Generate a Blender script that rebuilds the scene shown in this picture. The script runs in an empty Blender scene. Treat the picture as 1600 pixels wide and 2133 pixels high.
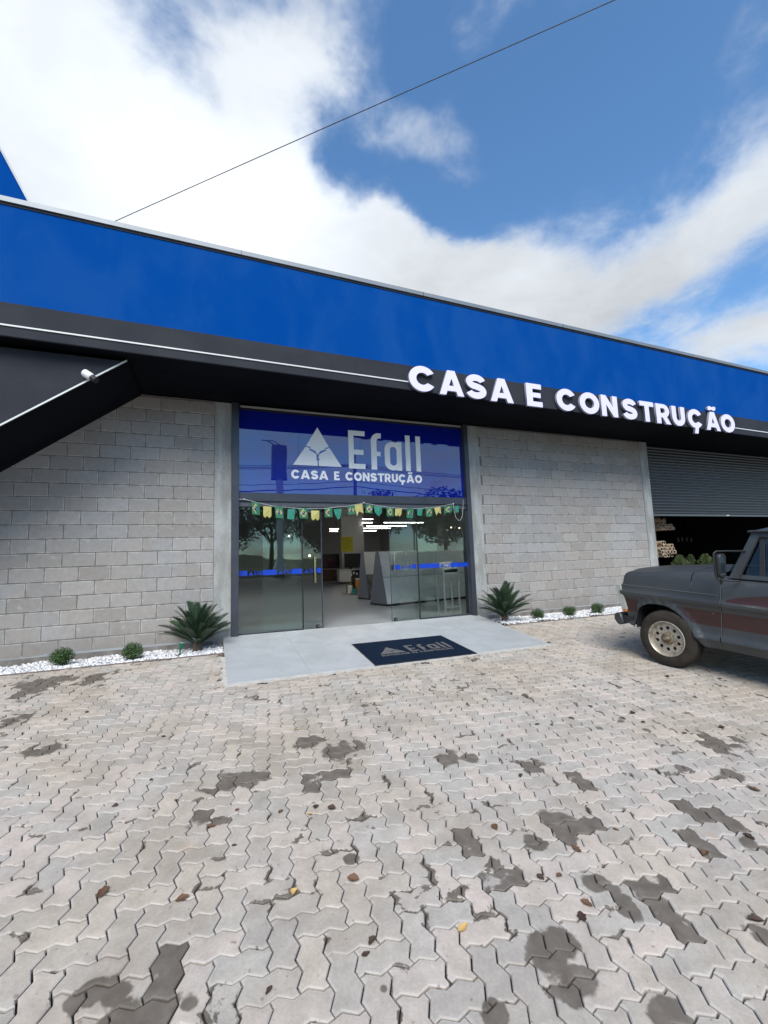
import bpy, bmesh, math, random
import numpy as np
from mathutils import Vector, Matrix
random.seed(7); rng = np.random.default_rng(7)
S = bpy.context.scene
COL = S.collection
PI = math.pi

# ------------------------------------------------------------ camera
CAM = np.array([0.17704, -7.39217, 1.14626])
FWD = np.array([0.365587, 0.924234, 0.110167]); RGT = np.array([0.930737, -0.364105, -0.034013]); UPV = np.array([-0.008676, -0.114971, 0.993331])
FPX = 905.687
cd = bpy.data.cameras.new('camera'); cam = bpy.data.objects.new('camera', cd); COL.objects.link(cam)
M = Matrix([[RGT[i], UPV[i], -FWD[i], CAM[i]] for i in range(3)] + [[0, 0, 0, 1]])
cam.matrix_world = M
cd.sensor_fit = 'VERTICAL'; cd.sensor_height = 36.0; cd.sensor_width = 27.0
cd.lens = FPX / 2133.33 * 36.0; cd.clip_end = 3000; cd.clip_start = 0.05
S.camera = cam
def ray(x, y): return FWD + RGT * (x - 800) / FPX - UPV * (y - 1066.5) / FPX
def ony(x, y, Y):
    d = ray(x, y); return CAM + d * ((Y - CAM[1]) / d[1])
def onz(x, y, Z):
    d = ray(x, y); return CAM + d * ((Z - CAM[2]) / d[2])
GA, GZ, GB = -.0037, .0386, .083          # the forecourt: z = GZ + GA x + GB y
def gz(x, y): return GZ + GA * x + GB * y
def ong(x, y):
    d = ray(x, y); t = (gz(CAM[0], CAM[1]) - CAM[2]) / (d[2] - GA * d[0] - GB * d[1]); return CAM + d * t

# ------------------------------------------------------------ world, sun, exposure
SUN_AZ, SUN_EL = math.radians(200), math.radians(47)
GLOW_AZ, GLOW_EL = math.radians(-3), math.radians(39)      # where the cloud bank is brightest
SKY_STRENGTH = 0.12
W = bpy.data.worlds.new('World'); S.world = W; W.use_nodes = True
def build_world():
    nt = W.node_tree; N = nt.nodes; L = nt.links
    for n in list(N): N.remove(n)
    out = N.new('ShaderNodeOutputWorld'); bg = N.new('ShaderNodeBackground'); bg.inputs[1].default_value = SKY_STRENGTH
    L.new(bg.outputs[0], out.inputs[0])
    sky = N.new('ShaderNodeTexSky'); sky.sky_type = 'NISHITA'; sky.sun_disc = False
    sky.sun_elevation = SUN_EL; sky.sun_rotation = SUN_AZ; sky.air_density = 1.0; sky.dust_density = 0.3; sky.ozone_density = 2.5
    def m(op, *a, clamp=False):
        n = N.new('ShaderNodeMath'); n.operation = op; n.use_clamp = clamp
        for i, v in enumerate(a):
            if isinstance(v, (int, float)): n.inputs[i].default_value = v
            else: L.new(v, n.inputs[i])
        return n.outputs[0]
    def vm(op, *a):
        n = N.new('ShaderNodeVectorMath'); n.operation = op
        for i, v in enumerate(a):
            if isinstance(v, (tuple, list)): n.inputs[i].default_value = v
            else: L.new(v, n.inputs[i])
        return n
    tc = N.new('ShaderNodeTexCoord')
    sep = N.new('ShaderNodeSeparateXYZ'); L.new(tc.outputs['Generated'], sep.inputs[0])
    K = .22
    zz = m('ADD', m('MAXIMUM', sep.outputs[2], 0.0), K)
    u = m('DIVIDE', sep.outputs[0], zz); v = m('DIVIDE', sep.outputs[1], zz)
    cmb = N.new('ShaderNodeCombineXYZ'); L.new(u, cmb.inputs[0]); L.new(v, cmb.inputs[1])
    def noise(vec, scale, detail, rough=.55, dist=0.0, off=(0, 0, 0)):
        mp = N.new('ShaderNodeMapping'); mp.inputs['Location'].default_value = off; L.new(vec, mp.inputs[0])
        n = N.new('ShaderNodeTexNoise'); n.inputs['Scale'].default_value = scale; n.inputs['Detail'].default_value = detail
        n.inputs['Roughness'].default_value = rough; n.inputs['Distortion'].default_value = dist
        L.new(mp.outputs[0], n.inputs['Vector']); return n
    warp = noise(cmb.outputs[0], 3.2, 5, .55, off=(3, 1, 0))
    wv = vm('MULTIPLY_ADD', warp.outputs['Color'], (.24, .24, 0), (-.12, -.12, 0))
    uvw = vm('ADD', cmb.outputs[0], wv.outputs[0]).outputs[0]
    sw = N.new('ShaderNodeSeparateXYZ'); L.new(uvw, sw.inputs[0])
    def uvof(x, y):
        d = ray(x, y); d = d / np.linalg.norm(d); z = max(d[2], 0) + K; return np.array([d[0] / z, d[1] / z])
    # clouds: (x, y, rx, ry, tilt, amount), the cloud bank's lobes
    lobes = [(180, 360, 300, 260, 0, 1.1), (470, 330, 210, 170, 30, .75), (520, 110, 120, 120, 20, .55), (640, 90, 80, 120, 0, .60), (590, 190, 90, 90, 0, .4), (600, 470, 330, 140, 20, 1.0),
             (60, 60, 260, 240, 0, .45), (830, 560, 260, 130, 18, 1.0), (1080, 590, 240, 110, 8, 1.0), (1320, 600, 260, 120, -22, .50),
             (1480, 470, 290, 75, -32, .66), (1570, 300, 120, 130, -50, .34), (960, 265, 150, 85, 8, .52), (1560, 700, 210, 75, -18, .9),
             (1250, 440, 120, 60, -30, .20), (1400, 640, 120, 45, -20, -.30), (1030, 30, 180, 60, -20, .30), (300, 700, 600, 250, 0, .8),
             (1010, 420, 230, 70, 0, -.30), (880, 60, 130, 190, 0, -.35), (1180, 190, 300, 160, 0, -.32), (400, 150, 120, 150, -15, -.66), (470, 260, 60, 90, 0, -.3), (700, 370, 90, 110, 0, -.5), (860, 400, 170, 70, 15, -.75)]
    tot = None
    for (x, y, rx, ry, tl, amp) in lobes:
        c = uvof(x, y); J = np.column_stack([(uvof(x + 4, y) - c) / 4, (uvof(x, y + 4) - c) / 4])
        t = math.radians(tl); R = np.array([[math.cos(t), math.sin(t)], [-math.sin(t), math.cos(t)]])
        A = np.diag([1 / rx, 1 / ry]) @ R @ np.linalg.inv(J)
        du = m('SUBTRACT', sw.outputs[0], float(c[0])); dv = m('SUBTRACT', sw.outputs[1], float(c[1]))
        a = m('ADD', m('MULTIPLY', du, float(A[0, 0])), m('MULTIPLY', dv, float(A[0, 1])))
        b = m('ADD', m('MULTIPLY', du, float(A[1, 0])), m('MULTIPLY', dv, float(A[1, 1])))
        r2 = m('ADD', m('MULTIPLY', a, a), m('MULTIPLY', b, b))
        w = m('MULTIPLY', m('EXPONENT', m('MULTIPLY', r2, -1.1)), float(amp))
        tot = w if tot is None else m('ADD', tot, w)
    fb = noise(cmb.outputs[0], 2.6, 9, .62, .35, off=(.3, .8, 0)).outputs['Fac']
    fine = noise(cmb.outputs[0], 9, 6, .6, .4, off=(5, 2, 0)).outputs['Fac']
    # far from the lobes the same broken cloud goes on
    far = m('MULTIPLY', m('SUBTRACT', 1.0, m('MULTIPLY', sep.outputs[1], 2.2), clamp=True), .42)
    dens = m('ADD', m('ADD', tot, far), m('ADD', m('MULTIPLY', m('SUBTRACT', fb, .5), 1.7), m('MULTIPLY', m('SUBTRACT', fine, .5), .75)))
    ss = N.new('ShaderNodeMapRange'); ss.interpolation_type = 'SMOOTHERSTEP'
    L.new(dens, ss.inputs[0]); ss.inputs[1].default_value = .0; ss.inputs[2].default_value = 1.12
    mask = ss.outputs[0]
    # cloud brightness: thick parts a little grey, thin edges and the part before the sun white
    sd = (math.sin(GLOW_AZ) * math.cos(GLOW_EL), math.cos(GLOW_AZ) * math.cos(GLOW_EL), math.sin(GLOW_EL))
    dn = vm('DOT_PRODUCT', vm('NORMALIZE', tc.outputs['Generated']).outputs[0], sd).outputs['Value']
    glow = m('POWER', m('MAXIMUM', dn, 0.0), 16.0); glow2 = m('POWER', m('MAXIMUM', dn, 0.0), 60.0)
    sn = N.new('ShaderNodeMapRange'); L.new(noise(uvw, 2.6, 6, .55, off=(9, 4, 0)).outputs['Fac'], sn.inputs[0]); sn.inputs[1].default_value = .3; sn.inputs[2].default_value = .7
    shade = m('MULTIPLY', sn.outputs[0], .27)
    br = m('ADD', m('ADD', m('ADD', .62, m('MULTIPLY', m('SUBTRACT', 1.0, mask), .2)), shade), m('ADD', m('MULTIPLY', glow, .34), m('MULTIPLY', glow2, .0)))
    cb = m('MULTIPLY', br, CLOUD)
    cc = vm('SCALE', (.93, .985, 1.05)); L.new(cb, cc.inputs['Scale'])
    sk = vm('MULTIPLY', sky.outputs[0], (SKYG * .72, SKYG * .98, SKYG * 1.10))
    mx = N.new('ShaderNodeMix'); mx.data_type = 'RGBA'; L.new(mask, mx.inputs[0]); L.new(sk.outputs[0], mx.inputs[6]); L.new(cc.outputs[0], mx.inputs[7])
    L.new(mx.outputs[2], bg.inputs[0])
CLOUD = 2.75; SKYG = 0.56
build_world()
sl = bpy.data.lights.new('sun', 'SUN'); sl.energy = 1.45; sl.angle = math.radians(40); sl.color = (1.0, .95, .88)
sun = bpy.data.objects.new('sun', sl); COL.objects.link(sun)
sd_ = Vector((math.sin(SUN_AZ) * math.cos(SUN_EL), math.cos(SUN_AZ) * math.cos(SUN_EL), math.sin(SUN_EL)))
sun.rotation_euler = sd_.to_track_quat('Z', 'Y').to_euler(); sun.location = sd_ * 40
S.view_settings.view_transform = 'Standard'; S.view_settings.look = 'None'; S.view_settings.gamma = 1.0
S.view_settings.use_curve_mapping = False
S.view_settings.exposure = 1.6
S.cycles.max_bounces = 8; S.cycles.transparent_max_bounces = 12; S.cycles.diffuse_bounces = 4; S.cycles.glossy_bounces = 4
S.cycles.use_denoising = True; S.cycles.sample_clamp_indirect = 6

# ------------------------------------------------------------ materials
MATS = {}
class NT:
    def __init__(s, name):
        s.mat = bpy.data.materials.new(name); s.mat.use_nodes = True; s.t = s.mat.node_tree; s.N = s.t.nodes; s.L = s.t.links
        s.b = s.N['Principled BSDF']; s.o = s.N['Material Output']; MATS[name] = s.mat
        s.tc = s.N.new('ShaderNodeTexCoord'); s.geo = s.N.new('ShaderNodeNewGeometry'); s.oi = s.N.new('ShaderNodeObjectInfo')
    def lk(s, a, b):
        if isinstance(a, (int, float)): b.default_value = a
        elif isinstance(a, (tuple, list)):
            a = tuple(a)
            n = len(b.default_value); b.default_value = (a + (1.0,))[:n] if len(a) < n else a[:n]
        else: s.L.new(a, b)
    def m(s, op, *a, clamp=False):
        n = s.N.new('ShaderNodeMath'); n.operation = op; n.use_clamp = clamp
        for i, v in enumerate(a): s.lk(v, n.inputs[i])
        return n.outputs[0]
    def noise(s, vec, scale, detail=4, rough=.55, dist=0.0, out='Fac'):
        n = s.N.new('ShaderNodeTexNoise'); n.inputs['Scale'].default_value = scale; n.inputs['Detail'].default_value = detail
        n.inputs['Roughness'].default_value = rough; n.inputs['Distortion'].default_value = dist; s.lk(vec, n.inputs['Vector']); return n.outputs[out]
    def vmul(s, vec, k):
        n = s.N.new('ShaderNodeMapping'); n.inputs['Scale'].default_value = k; s.lk(vec, n.inputs[0]); return n.outputs[0]
    def mix(s, f, a, b, mode='MIX'):
        n = s.N.new('ShaderNodeMix'); n.data_type = 'RGBA'; n.blend_type = mode; s.lk(f, n.inputs[0]); s.lk(a, n.inputs[6]); s.lk(b, n.inputs[7]); return n.outputs[2]
    def rng(s, v, a, b, c=0.0, d=1.0, smooth=True):
        n = s.N.new('ShaderNodeMapRange'); n.interpolation_type = 'SMOOTHSTEP' if smooth else 'LINEAR'
        s.lk(v, n.inputs[0]); n.inputs[1].default_value = a; n.inputs[2].default_value = b; n.inputs[3].default_value = c; n.inputs[4].default_value = d; return n.outputs[0]
    def bump(s, h, strength=.3, dist=.01):
        n = s.N.new('ShaderNodeBump'); n.inputs['Strength'].default_value = strength; n.inputs['Distance'].default_value = dist; s.lk(h, n.inputs['Height']); s.L.new(n.outputs[0], s.b.inputs['Normal'])
    def attr(s, name, kind='GEOMETRY', out='Fac'):
        n = s.N.new('ShaderNodeAttribute'); n.attribute_name = name; n.attribute_type = kind; return n.outputs[out]
    def sep(s, v):
        n = s.N.new('ShaderNodeSeparateXYZ'); s.lk(v, n.inputs[0]); return n.outputs
    def col(s, c): s.lk(c, s.b.inputs['Base Color'])
def simple(name, color, rough=.6, metal=0.0, var=.12, scale=8.0, bump=0.0, spec=.5, coat=0.0, emit=None):
    s = NT(name); p = s.tc.outputs['Object']
    n1 = s.noise(p, scale, 5); k = s.rng(n1, .25, .75, 1 - var, 1 + var, False)
    c = s.mix(1.0, tuple(color), s.N.new('ShaderNodeCombineXYZ').outputs[0], 'MULTIPLY')
    cx = s.N.new('ShaderNodeVectorMath'); cx.operation = 'SCALE'; cx.inputs[0].default_value = color[:3]; s.lk(k, cx.inputs['Scale'])
    s.L.new(cx.outputs[0], s.b.inputs['Base Color'])
    r = s.rng(n1, .3, .7, max(rough - .06, .02), min(rough + .06, 1), False); s.lk(r, s.b.inputs['Roughness'])
    s.b.inputs['Metallic'].default_value = metal; s.b.inputs['Specular IOR Level'].default_value = spec; s.b.inputs['Coat Weight'].default_value = coat
    if bump: s.bump(s.noise(p, scale * 8, 4), bump, .003)
    if emit:
        s.b.inputs['Emission Color'].default_value = (*emit[:3], 1); s.b.inputs['Emission Strength'].default_value = emit[3]
    return s.mat
def make_materials():
    # concrete block, lighter mortar smears along its rim
    s = NT('block'); p = s.geo.outputs['Position']; r = s.oi.outputs['Random']
    ed = s.attr('edge'); n1 = s.noise(p, 14, 6, .65); n2 = s.noise(p, 2.2, 3); n3 = s.noise(p, 130, 3, .7)
    base = s.mix(s.rng(r, .35, .85), (.318, .302, .284, 1), (.308, .286, .264, 1))
    base = s.mix(s.rng(s.noise(p, 0.7, 2), .42, .6), base, (.31, .308, .305, 1))
    k = s.m('MULTIPLY', s.rng(n1, .2, .8, .86, 1.12, False), s.rng(s.m('FRACT', s.m('MULTIPLY', r, 7.31)), 0, 1, .9, 1.08, False))
    k = s.m('MULTIPLY', k, s.rng(n3, .3, .7, .9, 1.1, False))
    cx = s.N.new('ShaderNodeVectorMath'); cx.operation = 'SCALE'; s.lk(base, cx.inputs[0]); s.lk(k, cx.inputs['Scale'])
    rim = s.m('MULTIPLY', s.rng(s.m('ADD', ed, s.m('MULTIPLY', s.m('SUBTRACT', n1, .5), .7)), .35, .95), s.rng(s.noise(p, 7, 4), .40, .60))
    rim = s.m('MAXIMUM', rim, s.m('MULTIPLY', s.rng(s.noise(p, 5.5, 6, .7), .60, .70), .55))
    c = s.mix(s.m('MULTIPLY', rim, .85), cx.outputs[0], (.47, .455, .43, 1)); Zs = s.sep(p)[2]; sp_ = s.m('MULTIPLY', s.rng(s.m('ADD', Zs, s.m('MULTIPLY', s.noise(p, 5, 5, .65), -.55)), -.32, .12, 1, 0), .45); c = s.mix(sp_, c, (.19, .165, .14, 1)); s.col(c)
    s.b.inputs['Roughness'].default_value = .95; s.b.inputs['Specular IOR Level'].default_value = .2
    s.bump(s.m('ADD', n3, s.m('MULTIPLY', n1, 1.5)), .55, .004)
    simple('mortar', (.17, .16, .145), .95, var=.2, scale=9, bump=.6, spec=.1)
    # cast concrete pilasters and plinth
    s = NT('concrete'); p = s.geo.outputs['Position']
    n1 = s.noise(s.vmul(p, (3, 3, .9)), 1.6, 6, .6, .3); n2 = s.noise(p, 22, 5); n3 = s.noise(p, 150, 3)
    c = s.mix(s.rng(n1, .3, .7), (.25, .25, .235, 1), (.40, .415, .41, 1)); c = s.mix(s.m('MULTIPLY', s.rng(n2, .45, .75), .35), c, (.2, .19, .17, 1))
    s.col(c); s.b.inputs['Roughness'].default_value = .8; s.b.inputs['Specular IOR Level'].default_value = .3
    s.bump(s.m('ADD', n3, n2), .4, .004)
    s = NT('plinth'); p = s.geo.outputs['Position']; n1 = s.noise(p, 4, 6, .65); n2 = s.noise(p, 60, 4)
    s.col(s.mix(s.rng(n1, .35, .65), (.13, .115, .10, 1), (.215, .20, .19, 1))); s.b.inputs['Roughness'].default_value = .95; s.bump(n2, .5, .005)
    # blue render of the fascia
    s = NT('blue_render'); p = s.geo.outputs['Position']; n1 = s.noise(s.vmul(p, (1, 1, .6)), 1.3, 5, .6, .5); n2 = s.noise(p, 160, 3, .7)
    st = s.noise(s.vmul(p, (6, 6, .35)), 1.5, 4)
    c = s.mix(s.rng(n1, .35, .68), (.0, .053, .258, 1), (.006, .066, .268, 1)); c = s.mix(s.m('MULTIPLY', s.rng(s.noise(p, 38, 5, .7), .5, .8), .25), c, (.0, .040, .20, 1))
    s.col(c); s.b.inputs['Roughness'].default_value = .95; s.b.inputs['Specular IOR Level'].default_value = .04; s.bump(n2, .5, .003)
    s = NT('dark_render'); p = s.geo.outputs['Position']; n1 = s.noise(p, 1.5, 5); n2 = s.noise(p, 150, 3, .7)
    s.col(s.mix(s.rng(n1, .35, .65), (.017, .020, .028, 1), (.025, .028, .035, 1))); s.b.inputs['Roughness'].default_value = .8; s.b.inputs['Specular IOR Level'].default_value = .3; s.bump(n2, .4, .003)
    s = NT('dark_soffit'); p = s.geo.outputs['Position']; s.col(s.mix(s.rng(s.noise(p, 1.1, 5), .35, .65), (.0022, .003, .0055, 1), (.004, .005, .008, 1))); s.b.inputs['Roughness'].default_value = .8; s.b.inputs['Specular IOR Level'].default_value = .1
    simple('coping_metal', (.21, .23, .25), .5, .4, var=.08, scale=2)
    simple('strip_white', (.62, .64, .62), .35, var=.04)
    simple('strip_grey', (.35, .35, .33), .4, var=.06)
    simple('letter_face', (.71, .67, .95), .35, var=.02, scale=2)
    simple('letter_side', (.30, .31, .36), .4, var=.04)
    simple('graphite_steel', (.055, .062, .078), .38, .35, var=.12, scale=4, bump=.08)
    simple('graphite_rail', (.10, .105, .115), .4, .4, var=.1)
    simple('black_rubber', (.008, .008, .01), .6, var=.1)
    # pane: clear, faintly green float glass
    s = NT('clear_glass'); s.N.remove(s.b)
    tr = s.N.new('ShaderNodeBsdfTransparent'); tr.inputs[0].default_value = (.91, .95, .93, 1)
    gl = s.N.new('ShaderNodeBsdfGlossy'); gl.inputs['Roughness'].default_value = .0; gl.inputs[0].default_value = (.95, 1, .98, 1)
    fr = s.N.new('ShaderNodeFresnel'); fr.inputs[0].default_value = 1.57
    nz = s.noise(s.tc.outputs['Object'], 1.3, 2); bp = s.N.new('ShaderNodeBump'); bp.inputs['Strength'].default_value = .03; bp.inputs['Distance'].default_value = .05; s.lk(nz, bp.inputs['Height'])
    s.L.new(bp.outputs[0], gl.inputs['Normal'])
    mx = s.N.new('ShaderNodeMixShader'); s.L.new(fr.outputs[0], mx.inputs[0]); s.L.new(tr.outputs[0], mx.inputs[1]); s.L.new(gl.outputs[0], mx.inputs[2]); s.L.new(mx.outputs[0], s.o.inputs[0])
    s = NT('car_glass'); s.N.remove(s.b)
    tr = s.N.new('ShaderNodeBsdfTransparent'); tr.inputs[0].default_value = (.34, .50, .52, 1)
    gl = s.N.new('ShaderNodeBsdfGlossy'); gl.inputs['Roughness'].default_value = .01
    fr = s.N.new('ShaderNodeFresnel'); fr.inputs[0].default_value = 1.6
    mx = s.N.new('ShaderNodeMixShader'); s.L.new(fr.outputs[0], mx.inputs[0]); s.L.new(tr.outputs[0], mx.inputs[1]); s.L.new(gl.outputs[0], mx.inputs[2]); s.L.new(mx.outputs[0], s.o.inputs[0])
    s = NT('sign_glass'); s.b.inputs['Base Color'].default_value = (.002, .010, .24, 1); s.b.inputs['Roughness'].default_value = .0; s.b.inputs['IOR'].default_value = 1.95
    nz = s.noise(s.tc.outputs['Object'], .9, 2); s.bump(nz, .04, .05)
    s = NT('print_silver'); p = s.geo.outputs['Position']; s.col((.86, .88, .90, 1)); s.b.inputs['Roughness'].default_value = .4
    simple('print_bright', (.90, .91, .95), .35, var=.02)
    simple('print_white', (.66, .68, .74), .35, var=.02)
    simple('print_dark_blue', (.03, .06, .20), .4, var=.05)
    simple('strip_blue', (.005, .045, .42), .35, var=.05)
    simple('chrome', (.62, .62, .6), .12, 1.0, var=.05)
    simple('brass', (.72, .66, .40), .2, 1.0, var=.05)
    # pavers
    def paver(name, inst):
        s = NT(name); p = s.geo.outputs['Position']; ed = s.attr('edge')
        r = s.oi.outputs['Random'] if inst else s.attr('tone')
        wetp = s.attr('wet', 'OBJECT') if inst else s.attr('wetness')
        n1 = s.noise(p, 9, 6, .65); n2 = s.noise(p, 70, 5, .7); n3 = s.noise(p, 380, 2, .6); n4 = s.noise(p, 1.1, 3)
        f2 = s.m('FRACT', s.m('MULTIPLY', r, 13.7))
        base = s.mix(s.rng(r, 0, 1, 0, 1, False), (.440, .400, .355, 1), (.430, .403, .358, 1)); base = s.mix(s.rng(f2, .45, .9), base, (.440, .380, .330, 1))
        base = s.mix(s.rng(n4, .4, .62), base, (.415, .360, .295, 1))
        k = s.m('MULTIPLY', s.rng(n1, .25, .75, .80, 1.16, False), s.rng(n2, .3, .7, .88, 1.08, False)); k = s.m('MULTIPLY', k, s.rng(f2, 0, 1, .84, 1.12, False))
        k = s.m('MULTIPLY', k, s.rng(n3, .35, .65, .93, 1.05, False))
        cx = s.N.new('ShaderNodeVectorMath'); cx.operation = 'SCALE'; s.lk(base, cx.inputs[0]); s.lk(k, cx.inputs['Scale'])
        c = s.mix(s.m('MULTIPLY', s.rng(ed, .3, 1), .35), cx.outputs[0], (.50, .475, .45, 1))                      # paler towards the arris
        sp = s.m('MULTIPLY', s.rng(s.noise(p, 26, 2), .70, .74), .55); c = s.mix(sp, c, (.17, .10, .07, 1))         # leaf-tannin spots
        ru = s.m('MULTIPLY', s.rng(s.noise(p, 5.3, 3), .68, .78), .4); c = s.mix(ru, c, (.40, .27, .17, 1))
        c = s.mix(s.m('MULTIPLY', s.m('MULTIPLY', s.rng(s.noise(p, 2.3, 5, .6), .48, .68), s.rng(ed, .0, 1, .35, 1)), .55), c, (.27, .23, .19, 1))   # soil rubbed in from the joints
        # damp patches that dried unevenly: near named spots, more along the joints
        wn = s.noise(p, 8.5, 4, .55); blob = None; f3 = s.m('FRACT', s.m('MULTIPLY', r, 31.3)); wob = s.m('ADD', s.m('MULTIPLY', s.m('SUBTRACT', wn, .5), 1.9), s.m('MULTIPLY', s.m('SUBTRACT', f3, .5), 1.0))
        for (x, y, rx) in DAMP:
            q = s.N.new('ShaderNodeVectorMath'); q.operation = 'DISTANCE'; s.lk(p, q.inputs[0]); q.inputs[1].default_value = (x, y, gz(x, y))
            d = s.m('ADD', s.m('DIVIDE', q.outputs['Value'], rx * 1.05), wob)
            w = s.rng(d, .80, 1.06, 1, 0); blob = w if blob is None else s.m('MAXIMUM', blob, w)
        sc = s.rng(s.m('ADD', s.m('ADD', s.noise(p, 6.5, 4, .6, .4), s.m('MULTIPLY', ed, .08)), s.m('MULTIPLY', s.m('SUBTRACT', s.noise(p, .8, 2), .5), .22)), .662, .705)
        wet = s.m('MAXIMUM', s.m('MAXIMUM', blob, sc), s.m('MULTIPLY', wetp, s.rng(wn, .32, .42)))
        c = s.mix(s.m('MULTIPLY', wet, s.rng(s.noise(p, 14, 4), .3, .7, .78, .97, False)), c, (.100, .083, .066, 1)); s.col(c)
        s.lk(s.rng(wet, 0, 1, .9, .72), s.b.inputs['Roughness']); s.b.inputs['Specular IOR Level'].default_value = .25
        s.bump(s.m('ADD', n2, s.m('MULTIPLY', n3, .8)), .5, .003)
    paver('paver', True); paver('paver_far', False)
    simple('joint_sand', (.06, .048, .04), .98, var=.35, scale=25, bump=.6, spec=.05)
    s = NT('yard_paving'); p = s.geo.outputs['Position']; br = s.N.new('ShaderNodeTexBrick'); s.lk(p, br.inputs[0]); br.inputs['Scale'].default_value = 4.5
    br.inputs['Color1'].default_value = (.27, .25, .23, 1); br.inputs['Color2'].default_value = (.22, .20, .185, 1); br.inputs['Mortar'].default_value = (.12, .11, .10, 1); br.inputs['Mortar Size'].default_value = .02
    s.col(br.outputs[0]); s.b.inputs['Roughness'].default_value = .9
    s = NT('ramp_tile'); p = s.geo.outputs['Position']; n1 = s.noise(p, 1.6, 6, .65, .4); n2 = s.noise(p, 18, 5, .6); n3 = s.noise(p, 55, 2)
    c = s.mix(s.rng(n1, .35, .7), (.40, .42, .435, 1), (.33, .345, .355, 1)); c = s.mix(s.m('MULTIPLY', s.rng(n2, .5, .75), .3), c, (.27, .26, .24, 1)); c = s.mix(s.m('MULTIPLY', s.rng(n3, .72, .76), .6), c, (.16, .14, .12, 1))
    s.col(c); s.lk(s.rng(n1, .3, .7, .38, .55), s.b.inputs['Roughness'])
    simple('ramp_mortar', (.46, .44, .41), .95, var=.22, scale=12, bump=.6)
    simple('kerb_brown', (.15, .11, .095), .9, var=.2, scale=9, bump=.3)
    simple('soil', (.06, .045, .035), .98, var=.3, scale=20, bump=.6)
    s = NT('pebble'); c = s.mix(s.attr('tone'), (.34, .35, .38, 1), (.80, .80, .80, 1)); s.col(c); s.b.inputs['Roughness'].default_value = .6
    s = NT('mat_pile'); p = s.geo.outputs['Position']; n = s.noise(p, 260, 3, .7); s.col(s.mix(s.rng(n, .3, .7), (.0025, .009, .024, 1), (.006, .015, .034, 1))); s.b.inputs['Roughness'].default_value = .95; s.b.inputs['Specular IOR Level'].default_value = .1; s.bump(n, .8, .006)
    s = NT('mat_print'); p = s.geo.outputs['Position']; n = s.noise(p, 260, 3, .7); s.col(s.mix(s.rng(n, .3, .7), (.07, .07, .07, 1), (.15, .148, .145, 1))); s.b.inputs['Roughness'].default_value = .95; s.bump(n, .8, .006)
    # plants
    def leaf(name, a, b, rough=.45, tr=.12):
        s = NT(name); r = s.attr('tone'); n = s.noise(s.tc.outputs['Object'], 3, 3)
        s.col(s.mix(r, (*a, 1), (*b, 1))); s.b.inputs['Roughness'].default_value = rough; s.b.inputs['Transmission Weight'].default_value = 0.0
        s.b.inputs['Subsurface Weight'].default_value = 0.0
    leaf('cycad_leaf', (.014, .034, .016), (.045, .085, .042), .4)
    leaf('shrub_leaf', (.016, .045, .008), (.055, .115, .022), .55)
    leaf('tree_leaf', (.022, .042, .014), (.065, .105, .030), .5)
    leaf('pine_leaf', (.045, .075, .022), (.11, .14, .045), .5)
    simple('bark', (.10, .075, .055), .95, var=.3, scale=12, bump=.5)
    simple('grass_ground', (.06, .085, .03), .95, var=.35, scale=3)
    simple('asphalt', (.05, .05, .052), .9, var=.2, scale=5)
    simple('sign_box_paint', (.22, .26, .38), .6, var=.05)
    simple('white_paint', (.72, .73, .72), .5, var=.05)
    simple('dead_leaf_mat', (.12, .06, .03), .7, var=.35, scale=60)
    simple('dead_leaf_pale', (.52, .34, .12), .7, var=.3, scale=60)
    simple('dead_leaf_dark', (.05, .028, .018), .7, var=.3, scale=60)
    # shutter, warehouse
    simple('shutter_steel', (.10, .105, .115), .34, .6, var=.05, scale=.5)
    simple('shutter_bar', (.15, .155, .165), .4, .5, var=.1)
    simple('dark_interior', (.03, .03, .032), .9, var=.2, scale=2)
    simple('tan_pipe', (.62, .47, .34), .55, var=.15, scale=14)
    simple('pipe_bore', (.06, .04, .03), .8)
    simple('rack_steel', (.05, .02, .02), .6, .3)
    # shop
    s = NT('shop_floor'); p = s.geo.outputs['Position']; n = s.noise(p, 2.2, 4); s.col(s.mix(s.rng(n, .3, .7), (.27, .29, .305, 1), (.32, .34, .355, 1))); s.lk(s.rng(n, .3, .7, .28, .32), s.b.inputs['Roughness']); s.b.inputs['Specular IOR Level'].default_value = .5
    simple('shop_wall', (.30, .30, .29), .9, var=.06)
    simple('shop_ceiling', (.10, .10, .10), .9, var=.08)
    simple('pillar_white', (.55, .55, .52), .8, var=.04)
    simple('tube_lamp', (.9, .9, .9), .5, emit=(1.0, .98, .94, 6.0))
    simple('added_front_tube', (.9, .9, .9), .5, emit=(1.0, .98, .94, 16.0))
    simple('warm_lamp', (.9, .8, .6), .5, emit=(1.0, .75, .45, 1.6))
    simple('poster_yellow', (.62, .55, .02), .6, var=.08)
    simple('poster_ink', (.10, .09, .02), .6)
    simple('tv_black', (.003, .003, .004), .5, var=.05)
    simple('tv_picture', (.05, .008, .02), .3, var=.5, scale=6)
    simple('laminate_white', (.62, .62, .60), .4, var=.04)
    simple('wood_dark', (.07, .035, .02), .5, var=.2)
    simple('rack_grey', (.20, .22, .26), .5, .2, var=.06)
    s = NT('marble_tile'); p = s.geo.outputs['Position']; n = s.noise(p, 2.6, 8, .6, 1.6); v = s.rng(s.m('ABSOLUTE', s.m('SUBTRACT', n, .5)), 0, .02, 1, 0)
    s.col(s.mix(s.m('MULTIPLY', v, .5), (.78, .82, .84, 1), (.45, .47, .48, 1))); s.b.inputs['Roughness'].default_value = .18
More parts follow.
